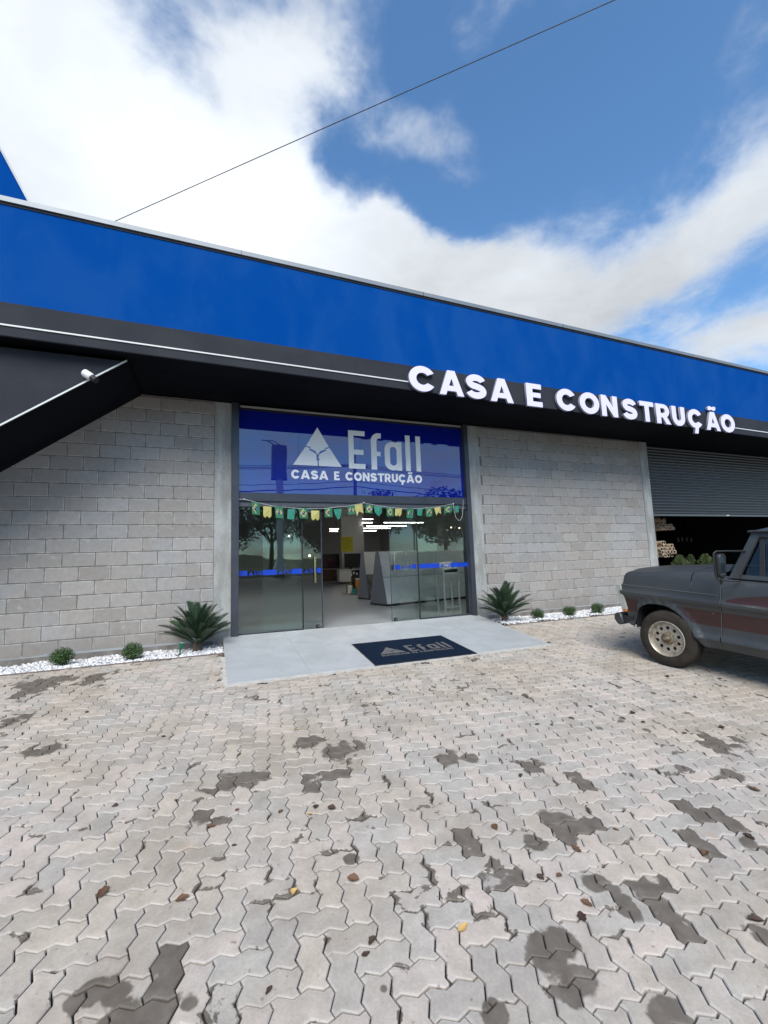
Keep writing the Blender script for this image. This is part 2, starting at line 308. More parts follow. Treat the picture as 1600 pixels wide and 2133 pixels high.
    s = NT('brown_tile'); p = s.geo.outputs['Position']; n = s.noise(p, 4.5, 6, .6, 1.0); s.col(s.mix(s.rng(n, .4, .65), (.17, .155, .15, 1), (.07, .055, .05, 1))); s.b.inputs['Roughness'].default_value = .3
    simple('can_yellow', (.62, .36, .02), .4, var=.08); simple('can_orange', (.55, .20, .02), .4, var=.08); simple('can_teal', (.01, .22, .24), .4, var=.08)
    simple('bottle_dark', (.03, .03, .02), .3); simple('bottle_olive', (.14, .12, .03), .35); simple('plywood', (.42, .33, .22), .7, var=.12)
    simple('plastic_white', (.72, .72, .72), .35, var=.03)
    simple('flag_green', (.025, .17, .09), .7, var=.12, scale=30); simple('flag_yellow', (.50, .46, .16), .7, var=.1, scale=30)
    simple('flag_teal', (.03, .24, .17), .7, var=.12, scale=30); simple('flag_blue', (.015, .03, .20), .7, var=.1)
    simple('cord_white', (.6, .6, .58), .7)
    simple('spot_green', (.005, .12, .05), .4, var=.1); simple('lens', (.85, .95, .9), .2)
    simple('cable_black', (.012, .012, .014), .6)
    # truck
    s = NT('truck_paint'); q = s.tc.outputs['Object']; X, Y, Z = s.sep(q)[0:3]
    n1 = s.noise(q, 3, 5, .6); n2 = s.noise(q, 40, 5, .7)
    c = s.mix(s.rng(n1, .3, .7), (.030, .034, .036, 1), (.044, .047, .048, 1)); c = s.mix(s.m('MULTIPLY', s.rng(n2, .5, .8), .25), c, (.09, .085, .08, 1))
    def step(a, b, w=.004): return s.rng(s.m('SUBTRACT', a, b), -w, w)      # 1 where a > b
    lowtop = s.m('ADD', .752, s.m('MULTIPLY', s.noise(q, 8, 2), .004)); lowbot = .583
    front = s.m('ADD', -.02, s.m('MULTIPLY', s.m('SUBTRACT', Z, .752), 1.0))
    low = s.m('MULTIPLY', s.m('MULTIPLY', step(lowtop, Z), step(Z, lowbot)), step(front, X))
    nose = s.m('MULTIPLY', s.m('MULTIPLY', step(.768, Z), step(Z, .60)), step(X, .452))
    tip = s.m('ADD', .885, s.m('MULTIPLY', s.m('POWER', s.m('MAXIMUM', s.m('SUBTRACT', -.53, X), 0.0), .6), .19))
    up = s.m('MULTIPLY', s.m('MULTIPLY', step(tip, Z), step(Z, .875)), step(-.535, X))
    stripe = s.m('MAXIMUM', s.m('MAXIMUM', low, nose), up)
    chip = s.rng(s.noise(q, 21, 4, .6), .735, .745)
    c = s.mix(s.m('MULTIPLY', stripe, .95), c, (.036, .009, .006, 1)); c = s.mix(s.m('MULTIPLY', chip, .8), c, (.30, .30, .29, 1)); s.col(c)
    s.lk(s.rng(n2, .3, .8, .36, .52), s.b.inputs['Roughness']); s.b.inputs['Coat Weight'].default_value = .15; s.b.inputs['Coat Roughness'].default_value = .25
    s.bump(n1, .08, .01)
    simple('seam_dark', (.008, .008, .009), .8); simple('seam_pale', (.12, .125, .125), .6)
    simple('grille_pale', (.33, .34, .30), .45, var=.1); simple('amber', (.55, .16, .02), .3); simple('headlamp', (.7, .75, .75), .1)
    s = NT('tyre'); q = s.tc.outputs['Object']; n = s.noise(q, 9, 5); s.col(s.mix(s.rng(n, .3, .7), (.017, .013, .009, 1), (.036, .027, .018, 1))); s.b.inputs['Roughness'].default_value = .88; s.bump(s.noise(q, 60, 3), .3, .004)
    s = NT('rim'); q = s.tc.outputs['Object']; n = s.noise(q, 16, 6, .65); s.col(s.mix(s.rng(n, .45, .75), (.44, .40, .335, 1), (.19, .12, .07, 1))); s.b.inputs['Roughness'].default_value = .4; s.b.inputs['Metallic'].default_value = .45
    s = NT('hub'); q = s.tc.outputs['Object']; n = s.noise(q, 24, 5); s.col(s.mix(s.rng(n, .4, .6), (.26, .21, .14, 1), (.09, .06, .04, 1))); s.b.inputs['Roughness'].default_value = .6; s.b.inputs['Metallic'].default_value = .4
    simple('upholstery', (.04, .045, .05), .8, var=.2); simple('trim_black', (.012, .012, .013), .55, var=.2)
DAMP = []
for (x, y, r) in [(700, 1565, .16), (640, 1548, .12), (480, 1630, .13), (520, 1630, .10), (925, 1578, .10), (980, 1580, .07), (1105, 1595, .09), (1165, 1715, .10), (1115, 1752, .07), (1180, 1745, .06),
                  (1240, 1840, .07), (1300, 1890, .05), (430, 1695, .12), (235, 2075, .08), (250, 2118, .10), (340, 2105, .11), (190, 2080, .07), (80, 1425, .30), (190, 1412, .22), (20, 1500, .14), (100, 1560, .11),
                  (1180, 1970, .09), (1140, 1995, .10), (1210, 2045, .09), (60, 1440, .2), (1560, 1760, .09), (1580, 1950, .07), (1400, 2115, .07), (1030, 2110, .05), (800, 2060, .035), (730, 1790, .04), (390, 2090, .06),
                  (1500, 1545, .16), (1420, 1600, .06), (1520, 1615, .07), (1345, 1520, .05), (760, 1470, .05), (1450, 1690, .07)]:
    P = ong(x, y); DAMP.append((float(P[0]), float(P[1]), r * (.78 if y > 1900 else .92)))
WETPX = [(640, 1612), (700, 1608), (345, 1985), (985, 1745), (1065, 1822), (1190, 1620), (1385, 1845), (1450, 1955), (1430, 1680), (1500, 1695), (1450, 1745), (1235, 1712), (120, 1412), (50, 1432), (1500, 1540)]
make_materials()

# ------------------------------------------------------------ helpers
class MB:
    def __init__(s): s.v = []; s.f = []; s.m = []; s.mi = 0
    def add(s, vs, fs):
        o = len(s.v); s.v += [tuple(float(c) for c in v) for v in vs]; s.f += [tuple(i + o for i in f) for f in fs]; s.m += [s.mi] * len(fs); return s
    def box(s, x0, x1, y0, y1, z0, z1):
        return s.add([(x0, y0, z0), (x1, y0, z0), (x1, y1, z0), (x0, y1, z0), (x0, y0, z1), (x1, y0, z1), (x1, y1, z1), (x0, y1, z1)],
                     [(0, 3, 2, 1), (4, 5, 6, 7), (0, 1, 5, 4), (1, 2, 6, 5), (2, 3, 7, 6), (3, 0, 4, 7)])
    def hexa(s, p):   # 8 corners, bottom 4 then top 4
        return s.add(p, [(0, 3, 2, 1), (4, 5, 6, 7), (0, 1, 5, 4), (1, 2, 6, 5), (2, 3, 7, 6), (3, 0, 4, 7)])
    def prism(s, poly, a, b):    # poly of 3-D points, swept by vector from a to b (both offsets)
        n = len(poly); a = np.array(a, float); b = np.array(b, float)
        vs = [np.array(p) + a for p in poly] + [np.array(p) + b for p in poly]
        fs = [tuple(range(n))[::-1], tuple(range(n, 2 * n))] + [(i, (i + 1) % n, (i + 1) % n + n, i + n) for i in range(n)]
        return s.add(vs, fs)
    def tube(s, pts, r, n=8, cap=True):
        pts = [Vector(p) for p in pts]; rs = r if isinstance(r, (list, tuple)) else [r] * len(pts)
        vs = []; fs = []; up = None
        for i, p in enumerate(pts):
            t = (pts[min(i + 1, len(pts) - 1)] - pts[max(i - 1, 0)]).normalized()
            if up is None: up = t.orthogonal().normalized()
            up = (up - t * up.dot(t)).normalized(); sd = t.cross(up)
            for k in range(n):
                a = 2 * PI * k / n; vs.append(p + (up * math.cos(a) + sd * math.sin(a)) * rs[i])
        for i in range(len(pts) - 1):
            for k in range(n): fs.append((i * n + k, i * n + (k + 1) % n, (i + 1) * n + (k + 1) % n, (i + 1) * n + k))
        if cap: fs += [tuple(range(n))[::-1], tuple(range((len(pts) - 1) * n, len(pts) * n))]
        return s.add(vs, fs)
    def lathe(s, prof, c=(0, 0, 0), axis='Z', n=24):
        vs = []; fs = []
        for (r, h) in prof:
            for k in range(n):
                a = 2 * PI * k / n; x, y = r * math.cos(a), r * math.sin(a)
                v = (x, y, h) if axis == 'Z' else ((x, h, y) if axis == 'Y' else (h, x, y)); vs.append((v[0] + c[0], v[1] + c[1], v[2] + c[2]))
        for i in range(len(prof) - 1):
            for k in range(n): fs.append((i * n + k, i * n + (k + 1) % n, (i + 1) * n + (k + 1) % n, (i + 1) * n + k))
        return s.add(vs, fs)
    def mesh(s, name, mats, org=(0, 0, 0), smooth=None, bevel=0):
        me = bpy.data.meshes.new(name); me.from_pydata([(v[0] - org[0], v[1] - org[1], v[2] - org[2]) for v in s.v], [], s.f)
        for mt in (mats if isinstance(mats, (list, tuple)) else [mats]): me.materials.append(MATS[mt])
        me.polygons.foreach_set('material_index', s.m)
        bm = bmesh.new(); bm.from_mesh(me); bmesh.ops.remove_doubles(bm, verts=bm.verts, dist=1e-5)
        if bevel: bmesh.ops.bevel(bm, geom=[e for e in bm.edges if len(e.link_faces) == 2 and e.calc_face_angle(0) > .5], offset=bevel, segments=1, affect='EDGES', clamp_overlap=True)
        bmesh.ops.recalc_face_normals(bm, faces=bm.faces)
        if smooth is not None:
            for f in bm.faces: f.smooth = True
            for e in bm.edges:
                if len(e.link_faces) != 2 or e.calc_face_angle(0) > math.radians(smooth): e.smooth = False
        bm.to_mesh(me); bm.free(); return me
    def build(s, name, mats, parent=None, org=(0, 0, 0), smooth=None, bevel=0):
        return link(name, s.mesh(name, mats, org, smooth, bevel), parent, org)
def link(name, me, parent=None, loc=(0, 0, 0), rot=None):
    o = bpy.data.objects.new(name, me); COL.objects.link(o); o.location = loc
    if rot is not None: o.rotation_euler = rot
    if parent is not None:
        o.parent = parent
        if parent.get('_local'): o['_local'] = 1
        else: o.matrix_parent_inverse = wm(parent).inverted()
    return o
def wm(o):
    m = Matrix.LocRotScale(o.location, o.rotation_euler, o.scale)
    if o.parent is not None: m = wm(o.parent) @ o.matrix_parent_inverse @ m
    return m
def tag(o, label=None, cat=None, group=None, kind=None):
    if label: o['label'] = label
    if cat: o['category'] = cat
    if group: o['group'] = group
    if kind: o['kind'] = kind
    return o
def thing(name, label, cat, loc=(0, 0, 0), group=None, local=False, rot=None):
    o = bpy.data.objects.new(name, None); COL.objects.link(o); o.location = loc; o.empty_display_size = .1
    if rot is not None: o.rotation_euler = rot
    if local: o['_local'] = 1
    return tag(o, label, cat, group)
def copy_tree(o, parent=None):
    c = o.copy(); COL.objects.link(c); c.parent = parent
    for ch in list(o.children): copy_tree(ch, c)
    return c
def curve_mesh(loops, name, mats, depth=0.0, scale=1.0, xs=1.0):
    """flat letters: loops of 2-D points filled even-odd, extruded by depth towards the viewer (local +z)"""
    cu = bpy.data.curves.new(name, 'CURVE'); cu.dimensions = '2D'; cu.fill_mode = 'BOTH'; cu.extrude = depth / 2
    for lp in loops:
        sp = cu.splines.new('POLY'); sp.points.add(len(lp) - 1); sp.use_cyclic_u = True
        for i, (x, y) in enumerate(lp): sp.points[i].co = (x * scale * xs, y * scale, 0, 1)
    ob = bpy.data.objects.new(name, cu); me = bpy.data.meshes.new_from_object(ob); me.name = name
    bpy.data.objects.remove(ob); bpy.data.curves.remove(cu)
    for mt in (mats if isinstance(mats, (list, tuple)) else [mats]): me.materials.append(MATS[mt])
    if isinstance(mats, (list, tuple)) and len(mats) > 1:
        for p in me.polygons: p.material_index = 0 if p.normal.z > .5 else 1
    return me
def arc(cx, cy, rx, ry, a0, a1, n=20): return [(cx + rx * math.cos(math.radians(a0 + (a1 - a0) * i / n)), cy + ry * math.sin(math.radians(a0 + (a1 - a0) * i / n))) for i in range(n + 1)]
def stroke(pts, t):
    P = [Vector((*p, 0)) for p in pts]; Lf = []; Rt = []
    for i, p in enumerate(P):
        d = (P[min(i + 1, len(P) - 1)] - P[max(i - 1, 0)]).normalized(); n = Vector((-d.y, d.x, 0)) * t / 2
        Lf.append((p.x + n.x, p.y + n.y)); Rt.append((p.x - n.x, p.y - n.y))
    return Lf + Rt[::-1]
def glyph(ch):
    if ch == 'C': return [arc(.5, .5, .5, .5, 32, 328, 36) + arc(.5, .5, .23, .24, 322, 38, 28)], .98
    if ch == 'Ç': return [arc(.5, .5, .5, .5, 32, 262, 30) + [(.44, -.05), (.36, -.28), (.60, -.28), (.66, -.03)] + arc(.5, .5, .5, .5, 290, 328, 8) + arc(.5, .5, .23, .24, 322, 38, 28)], .98
    if ch == 'O': return [arc(.5, .5, .5, .5, 0, 348, 30), arc(.5, .5, .235, .24, 0, 345, 24)], 1.0
    A = [[(0, 0), (.38, 1), (.70, 1), (1.08, 0), (.80, 0), (.735, .17), (.345, .17), (.28, 0)], [(.43, .38), (.65, .38), (.54, .68)]]
    if ch == 'A': return A, 1.08
    if ch == 'Ã': return A + [[(.24, 1.08), (.24, 1.22), (.34, 1.30), (.44, 1.30), (.58, 1.25), (.66, 1.30), (.84, 1.30), (.84, 1.16), (.74, 1.08), (.62, 1.08), (.50, 1.13), (.42, 1.08)]], 1.08
    if ch == 'S': return [stroke(arc(.43, .69, .29, .18, 12, 270, 20) + arc(.43, .31, .31, .18, 90, -168, 20)[1:], .265)], .87
    if ch == 'E': return [[(0, 0), (0, 1), (.64, 1), (.64, .78), (.26, .78), (.26, .61), (.60, .61), (.60, .40), (.26, .40), (.26, .22), (.66, .22), (.66, 0)]], .66
    if ch == 'N': return [[(0, 0), (0, 1), (.26, 1), (.62, .46), (.62, 1), (.88, 1), (.88, 0), (.64, 0), (.26, .56), (.26, 0)]], .88
    if ch == 'T': return [[(.28, 0), (.28, .77), (0, .77), (0, 1), (.82, 1), (.82, .77), (.54, .77), (.54, 0)]], .82
    if ch == 'R': return [[(0, 0), (0, 1), (.44, 1)] + arc(.44, .66, .34, .34, 80, -60, 14) + [(.84, 0), (.55, 0), (.36, .32), (.26, .32), (.26, 0)], [(.26, .54), (.26, .79)] + arc(.42, .665, .11, .125, 90, -90, 8)], .84
    if ch == 'U': return [stroke([(.13, 1), (.13, .42)] + arc(.41, .42, .28, .29, 180, 360, 16)[1:] + [(.69, 1)], .265)], .82
    if ch == 'M': return [[(0, 0), (0, 1), (.26, 1), (.5, .55), (.74, 1), (1, 1), (1, 0), (.76, 0), (.76, .5), (.5, .12), (.24, .5), (.24, 0)]], 1.0
    if ch == 'I': return [[(0, 0), (0, 1), (.27, 1), (.27, 0)]], .27
    if ch == 'D': return [[(0, 0), (0, 1), (.36, 1)] + arc(.36, .5, .5, .5, 85, -85, 16) + [(.36, 0)], [(.26, .22), (.26, .78)] + arc(.36, .5, .24, .28, 90, -90, 10)], .86
    t = .125   # the narrow letters of the firm's name
    if ch == 'e': return [[(0, 0), (0, 1), (.40, 1), (.40, 1 - .13), (t, 1 - .13), (t, .5), (.36, .5), (.36, .37), (t, .37), (t, .13), (.40, .13), (.40, 0)]], .40
    if ch == 'f': return [[(.045, 0), (.045, .76)] + arc(.235, .76, .19, .22, 180, 90, 8)[1:] + [(.30, .98), (.30, .84), (.25, .84)] + arc(.24, .76, .055, .08, 90, 180, 5)[1:] + [(.185, .48), (.28, .48), (.28, .36), (.185, .36), (.185, 0)]], .30
    if ch == 'a': return [arc(.21, .20, .21, .20, 180, 290, 10) + [(.30, .02), (.30, 0), (.44, 0), (.44, .77), (.30, .77), (.30, .75)] + arc(.21, .57, .21, .20, 70, 180, 10), arc(.22, .22, .085, .09, 180, 360, 10) + arc(.22, .55, .085, .09, 0, 180, 10)], .44
    if ch == 'l': return [[(0, 0), (0, .98), (t, .98), (t, 0)]], t
def word(text, gap, space, xfit=None):
    """positions of the glyphs of a word; returns [(char, loops, x)] and the total width in letter heights"""
    out = []; x = 0
    for ch in text:
        if ch == ' ': x += space; continue
        lp, w = glyph(ch); out.append((ch, lp, x, w)); x += w + gap
    return out, x - gap

ORD = ['leftmost', 'second', 'third', 'fourth', 'fifth', 'sixth', 'seventh', 'eighth', 'ninth', 'tenth', 'eleventh', 'twelfth', 'thirteenth', 'fourteenth', 'fifteenth', 'sixteenth', 'seventeenth', 'eighteenth', 'nineteenth', 'twentieth', 'twenty-first', 'twenty-second', 'twenty-third', 'twenty-fourth', 'twenty-fifth']
def nth(i): return 'leftmost' if i == 0 else ORD[i] + ' from the left'
# ------------------------------------------------------------ ground, yard, street
def ground_height(y):
    pts = [(-300, .9), (-60, .9), (-24, .75), (-19, .45), (-14, -.35), (-9.5, gz(0, -9.5)), (-.9, gz(0, -.9) - .0), (0.3, -.10), (300, -.10)]
    return float(np.interp(y, [p[0] for p in pts], [p[1] for p in pts]))
def sheet(name, xs, ys, mt, dz, kind='structure', tilt=True):
    b = MB(); vs = [(x, y, ground_height(y) + (GA * x if tilt and -15 < x < 20 else (GA * max(-15, min(x, 20)))) + dz) for y in ys for x in xs]; n = len(xs)
    b.add(vs, [(j * n + i, j * n + i + 1, (j + 1) * n + i + 1, (j + 1) * n + i) for j in range(len(ys) - 1) for i in range(n - 1)])
    return tag(b.build(name, mt), kind=kind)
XS = [-400, -80, -15, -5, 12, 20, 80, 400]
sheet('ground', XS, [-400, -60, -24, -19, -14, -9.5, -5, -.9, .3, 40, 400], 'grass_ground', -.16)
pav = sheet('pavement', [-15, -5, 12, 20], [-19, -14, -9.5, -5, -.93], 'joint_sand', -.026)
sheet('yard', [-30, -15, -4.9], [-19, -14, -9.5, -5, -.93], 'yard_paving', -.012)
sheet('yard', [11.4, 20, 40], [-19, -14, -9.5, -5, -.93], 'yard_paving', -.012)
sheet('yard', [-4.9, 0, 11.4], [-19, -14, -9.5, -7.9], 'yard_paving', -.012)
sheet('road', [-80, -15, 20, 80], [-34, -27], 'asphalt', -.08)
kb = MB(); kb.box(-40, 40, -19.25, -19.05, .2, .58); tag(kb.build('kerb', 'ramp_mortar'), kind='structure')

# pavers, sixteen-sided, laid in herringbone
def paver_outline(cells, w):
    """boundary of a two-cell block on the unit grid, each grid edge given its wave"""
    h = [(0, 0), (1, 0), (2, 0), (2, 1), (1, 1), (0, 1)] if cells == 'H' else [(0, 0), (1, 0), (1, 1), (1, 2), (0, 2), (0, 1)]
    d = .108; P = []
    for i in range(6):
        a = np.array(h[i], float); b = np.array(h[(i + 1) % 6], float); P.append((a, 0))
        for t in (.25, .75):
            q = a + (b - a) * t
            if a[1] == b[1]: s_ = 1 if (q[0] % 1) < .5 else -1; q = q + np.array([0, d * s_])
            else: s_ = 1 if (q[1] % 1) < .5 else -1; q = q + np.array([-d * s_, 0])
            P.append((q, 1))
    pts = [p for p, k in P]
    keep = []
    for i, p in enumerate(pts):
        a = pts[i - 1]; b = pts[(i + 1) % len(pts)]
        if abs(np.cross(p - a, b - p)) > 1e-6: keep.append(p)
    return np.array(keep) * w
PW = .110; TH = math.radians(-6.5)
U = np.array([math.cos(TH), math.sin(TH)]); V = np.array([-math.sin(TH), math.cos(TH)])
def shrink(poly, g):
    n = len(poly); out = []
    area = sum(poly[i][0] * poly[(i + 1) % n][1] - poly[(i + 1) % n][0] * poly[i][1] for i in range(n)); sg = 1 if area > 0 else -1
    for i in range(n):
        a, p, b = poly[i - 1], poly[i], poly[(i + 1) % n]
        d1 = (p - a) / (np.linalg.norm(p - a) + 1e-9); d2 = (b - p) / (np.linalg.norm(b - p) + 1e-9)
        n1 = np.array([-d1[1], d1[0]]) * sg; n2 = np.array([-d2[1], d2[0]]) * sg; m_ = n1 + n2; m_ /= max(np.linalg.norm(m_), 1e-6)
        out.append(p + m_ * g / max(m_ @ n1, .5))
    return np.array(out)
def clip(poly, p0, nrm):
    out = []; n = len(poly)
    for i in range(n):
        a, b = poly[i], poly[(i + 1) % n]; da, db = (a - p0) @ nrm, (b - p0) @ nrm
        if da >= 0: out.append(a)
        if (da >= 0) != (db >= 0): out.append(a + (b - a) * da / (da - db))
    q = []
    for p in out:
        if not q or np.linalg.norm(p - q[-1]) > .004: q.append(p)
    if len(q) > 2 and np.linalg.norm(q[0] - q[-1]) < .004: q.pop()
    return np.array(q) if len(q) > 2 else None
def area(p): return abs(sum(p[i][0] * p[(i + 1) % len(p)][1] - p[(i + 1) % len(p)][0] * p[i][1] for i in range(len(p)))) / 2
def paver_verts(poly, tops):
    """rings: bottom, shoulder, arris top, inner top. returns verts, faces, edge values"""
    n = len(poly); o1 = shrink(poly, .0019 + random.uniform(0, .0019)); o2 = shrink(o1, .0042); o3 = shrink(o1, .017)
    zs = [-.022, -.0045, 0, 0]
    vs = []; ev = []
    for ring, z, e in ((o1, -.022, 1), (o1, -.0045, 1), (o2, 0, .85), (o3, .0006, 0)):
        for p in ring: vs.append((p[0], p[1], z)); ev.append(e)
    fs = []
    for k in range(3):
        for i in range(n): fs.append((k * n + i, k * n + (i + 1) % n, (k + 1) * n + (i + 1) % n, (k + 1) * n + i))
    fs.append(tuple(range(3 * n, 4 * n))); return vs, fs, ev
OUT = {c: paver_outline(c, PW) for c in 'HV'}
seam = [np.array(ong(x, y)[:2]) for x, y in [(480, 1590), (700, 1740), (1000, 1860), (1300, 2133)]]
def seamline():
    c = np.mean(seam, 0); d = seam[-1] - seam[0]; d /= np.linalg.norm(d); n = np.array([-d[1], d[0]]); return c, n, d
SC, SN, SD = seamline()
SLEN = (np.linalg.norm(seam[0] - SC) * .9, np.linalg.norm(seam[-1] - SC) * 3)
RAMP = dict(x0=.33, y0=-2.20)
def lay(region):
    out = []
    off = np.array([.0, 0.]) if region == 'A' else U * .045 + V * .071
    org = np.array([3.0, -4.0]) + off
    R = 95
    for k in range(-R, R):
        for m_ in range(-R, R):
            base = np.array([k + 2 * m_, -k + 2 * m_], float)
            for c, sh in (('H', (0, 0)), ('V', (-1, -1))):
                q = base + sh
                cen = org + (U * (q[0] + (1 if c == 'H' else .5)) + V * (q[1] + (.5 if c == 'H' else 1))) * PW
                if not (-4.9 < cen[0] < 11.4 and -8.0 < cen[1] < -.85): continue
                sd = (cen - SC) @ SN; along = (cen - SC) @ SD
                if random.random() < .0: continue
                poly = np.array([org + (U * (q[0] + p[0] / PW) + V * (q[1] + p[1] / PW)) * PW for p in OUT[c]])
                full = True
                for (p0, nn) in (((0, -.93), (0, -1)),):
                    d_ = (poly - np.array(p0)) @ np.array(nn, float)
                    if d_.max() < 0: poly = None; break
                    if d_.min() < 0: poly = clip(poly, np.array(p0, float), np.array(nn, float)); full = False
                if poly is None: continue
                # the ramp cuts the paving
                xe = 4.93 - .07 * (-cen[1])
                if poly[:, 1].max() > RAMP['y0'] and poly[:, 0].max() > RAMP['x0'] and poly[:, 0].min() < xe:
                    if cen[1] < RAMP['y0']: poly = clip(poly, np.array([0, RAMP['y0'] - .004]), np.array([0, -1.0])); full = False
                    elif cen[0] < RAMP['x0']: poly = clip(poly, np.array([RAMP['x0'] - .004, 0]), np.array([-1.0, 0])); full = False
                    elif cen[0] > xe: poly = clip(poly, np.array([xe + .006, 0]), np.array([1.0, 0])); full = False
                    else: continue
                if poly is None or area(poly) < .0035: continue
                out.append((c if full else None, poly, cen if full else poly.mean(0)))
    return out
blocks = lay('A')
def inframe(P):
    d = P - CAM; z = d @ FWD
    return z > .1 and abs(d @ RGT / z * FPX) < 830 and abs(d @ UPV / z * FPX) < 1090
wetpts = [np.array(ong(x, y)[:2]) for x, y in WETPX]
def inside(poly, p):
    c = False; n = len(poly)
    for i in range(n):
        a, b = poly[i], poly[(i + 1) % n]
        if (a[1] > p[1]) != (b[1] > p[1]) and p[0] < (b[0] - a[0]) * (p[1] - a[1]) / (b[1] - a[1]) + a[0]: c = not c
    return c
scored = []
for c, poly, cen in blocks:
    P = np.array([cen[0], cen[1], gz(*cen)]); s_ = area(poly) / (np.linalg.norm(P - CAM) ** 3) if inframe(P) else 0
    scored.append(s_)
order = np.argsort(scored)[::-1]; near = set(int(i) for i in order[:298])
tiltm = Matrix(((1, 0, 0), (0, 1, 0), (0, 0, 1)))
def shared_paver(c):
    poly = OUT[c] - (np.array([1, .5]) if c == 'H' else np.array([.5, 1])) * PW
    poly = np.array([U * p[0] + V * p[1] for p in poly]); vs, fs, ev = paver_verts(poly, 0)
    me = bpy.data.meshes.new('paver'); me.from_pydata(vs, [], fs); a = me.attributes.new('edge', 'FLOAT', 'POINT'); a.data.foreach_set('value', ev); me.materials.append(MATS['paver']); return me
shared = {c: [shared_paver(c) for _ in range(3)] for c in 'HV'}
BV = []; BF = []; BE = []; BT = []; BW = []
gn = Vector((-GA, -GB, 1)).normalized(); gq = Vector((0, 0, 1)).rotation_difference(gn)
for i, (c, poly, cen) in enumerate(blocks):
    wet = 1.0 if any(inside(poly, w) for w in wetpts) else 0.0
    dz = random.gauss(0, .0013); t = (random.gauss(0, .006), random.gauss(0, .006))
    if i in near:
        if c: me = random.choice(shared[c])
        else:
            vs, fs, ev = paver_verts(poly - cen, 0); me = bpy.data.meshes.new('paver'); me.from_pydata(vs, [], fs); a = me.attributes.new('edge', 'FLOAT', 'POINT'); a.data.foreach_set('value', ev); me.materials.append(MATS['paver'])
        o = link('paver', me, pav, (cen[0], cen[1], gz(*cen) + dz), None); o.rotation_euler = (gq.to_euler().x + t[0], gq.to_euler().y + t[1], 0); o['wet'] = wet
    else:
        vs, fs, ev = paver_verts(poly, 0); o_ = len(BV)
        BV += [(v[0], v[1], v[2] + gz(v[0], v[1]) + dz + t[0] * (v[0] - cen[0]) + t[1] * (v[1] - cen[1])) for v in vs]; BF += [tuple(a + o_ for a in f) for f in fs]
        BE += ev; r_ = random.random(); BT += [r_] * len(vs); BW += [wet] * len(vs)
me = bpy.data.meshes.new('paver_field'); me.from_pydata(BV, [], BF)
for nm, dt in (('edge', BE), ('tone', BT), ('wetness', BW)): a = me.attributes.new(nm, 'FLOAT', 'POINT'); a.data.foreach_set('value', dt)
me.materials.append(MATS['paver_far']); tag(link('paver_field', me, pav), kind='stuff')

# entrance ramp of large pale tiles
rp = MB(); rx1 = lambda y: 4.93 - .07 * (-y)
rp.hexa([(.335, -2.205, gz(.3, -2.2) - .02), (rx1(-2.2) + .0, -2.205, gz(4.7, -2.2) - .02), (5.0, -.02, .0), (.335, -.02, .0),
         (.335, -2.205, gz(.3, -2.2) + .002), (rx1(-2.2) + .0, -2.205, gz(4.7, -2.2) + .002), (5.0, -.02, gz(5, 0) + .002), (.335, -.02, gz(.3, 0) + .002)])
ramp = tag(rp.build('entrance_ramp', 'ramp_mortar'), kind='structure')
xs_ = [.34, 1.26, 2.19, 3.12, 4.05, 9]; ys_ = [-2.17, -1.24, -.31, -.012]
for j in range(3):
    for i in range(5):
        a, b = xs_[i] + .0015, xs_[i + 1] - .0015; y0, y1 = ys_[j] + .0015, ys_[j + 1] - .0015
        b0, b1 = min(b, rx1(y0) - .004), min(b, rx1(y1) - .004)
        m_ = MB(); m_.hexa([(a, y0, gz(a, y0) - .004), (b0, y0, gz(b0, y0) - .004), (b1, y1, gz(b1, y1) - .004), (a, y1, gz(a, y1) - .004)] + [(a, y0, gz(a, y0) + .011), (b0, y0, gz(b0, y0) + .011), (b1, y1, gz(b1, y1) + .011), (a, y1, gz(a, y1) + .011)])
        m_.build('tile', 'ramp_tile', ramp, ((a + b0) / 2, (y0 + y1) / 2, 0))
lip = MB(); n = 90      # rough mortar lip along its foot
for i in range(n):
    x = .31 + (4.5) * i / n; w = .03 + .035 * random.random(); z = gz(x, -2.2)
    lip.box(x, x + .053, -2.205 - w, -2.20, z - .01, z + .004 + .005 * random.random())
for i in range(22):
    y = -2.2 + 1.1 * i / 22; w = .02 + .05 * random.random(); z = gz(.3, y); lip.box(.335 - w, .334, y, y + .052, z - .01, z + .004 + .005 * random.random())
lip.build('mortar_lip', 'ramp_mortar', ramp)

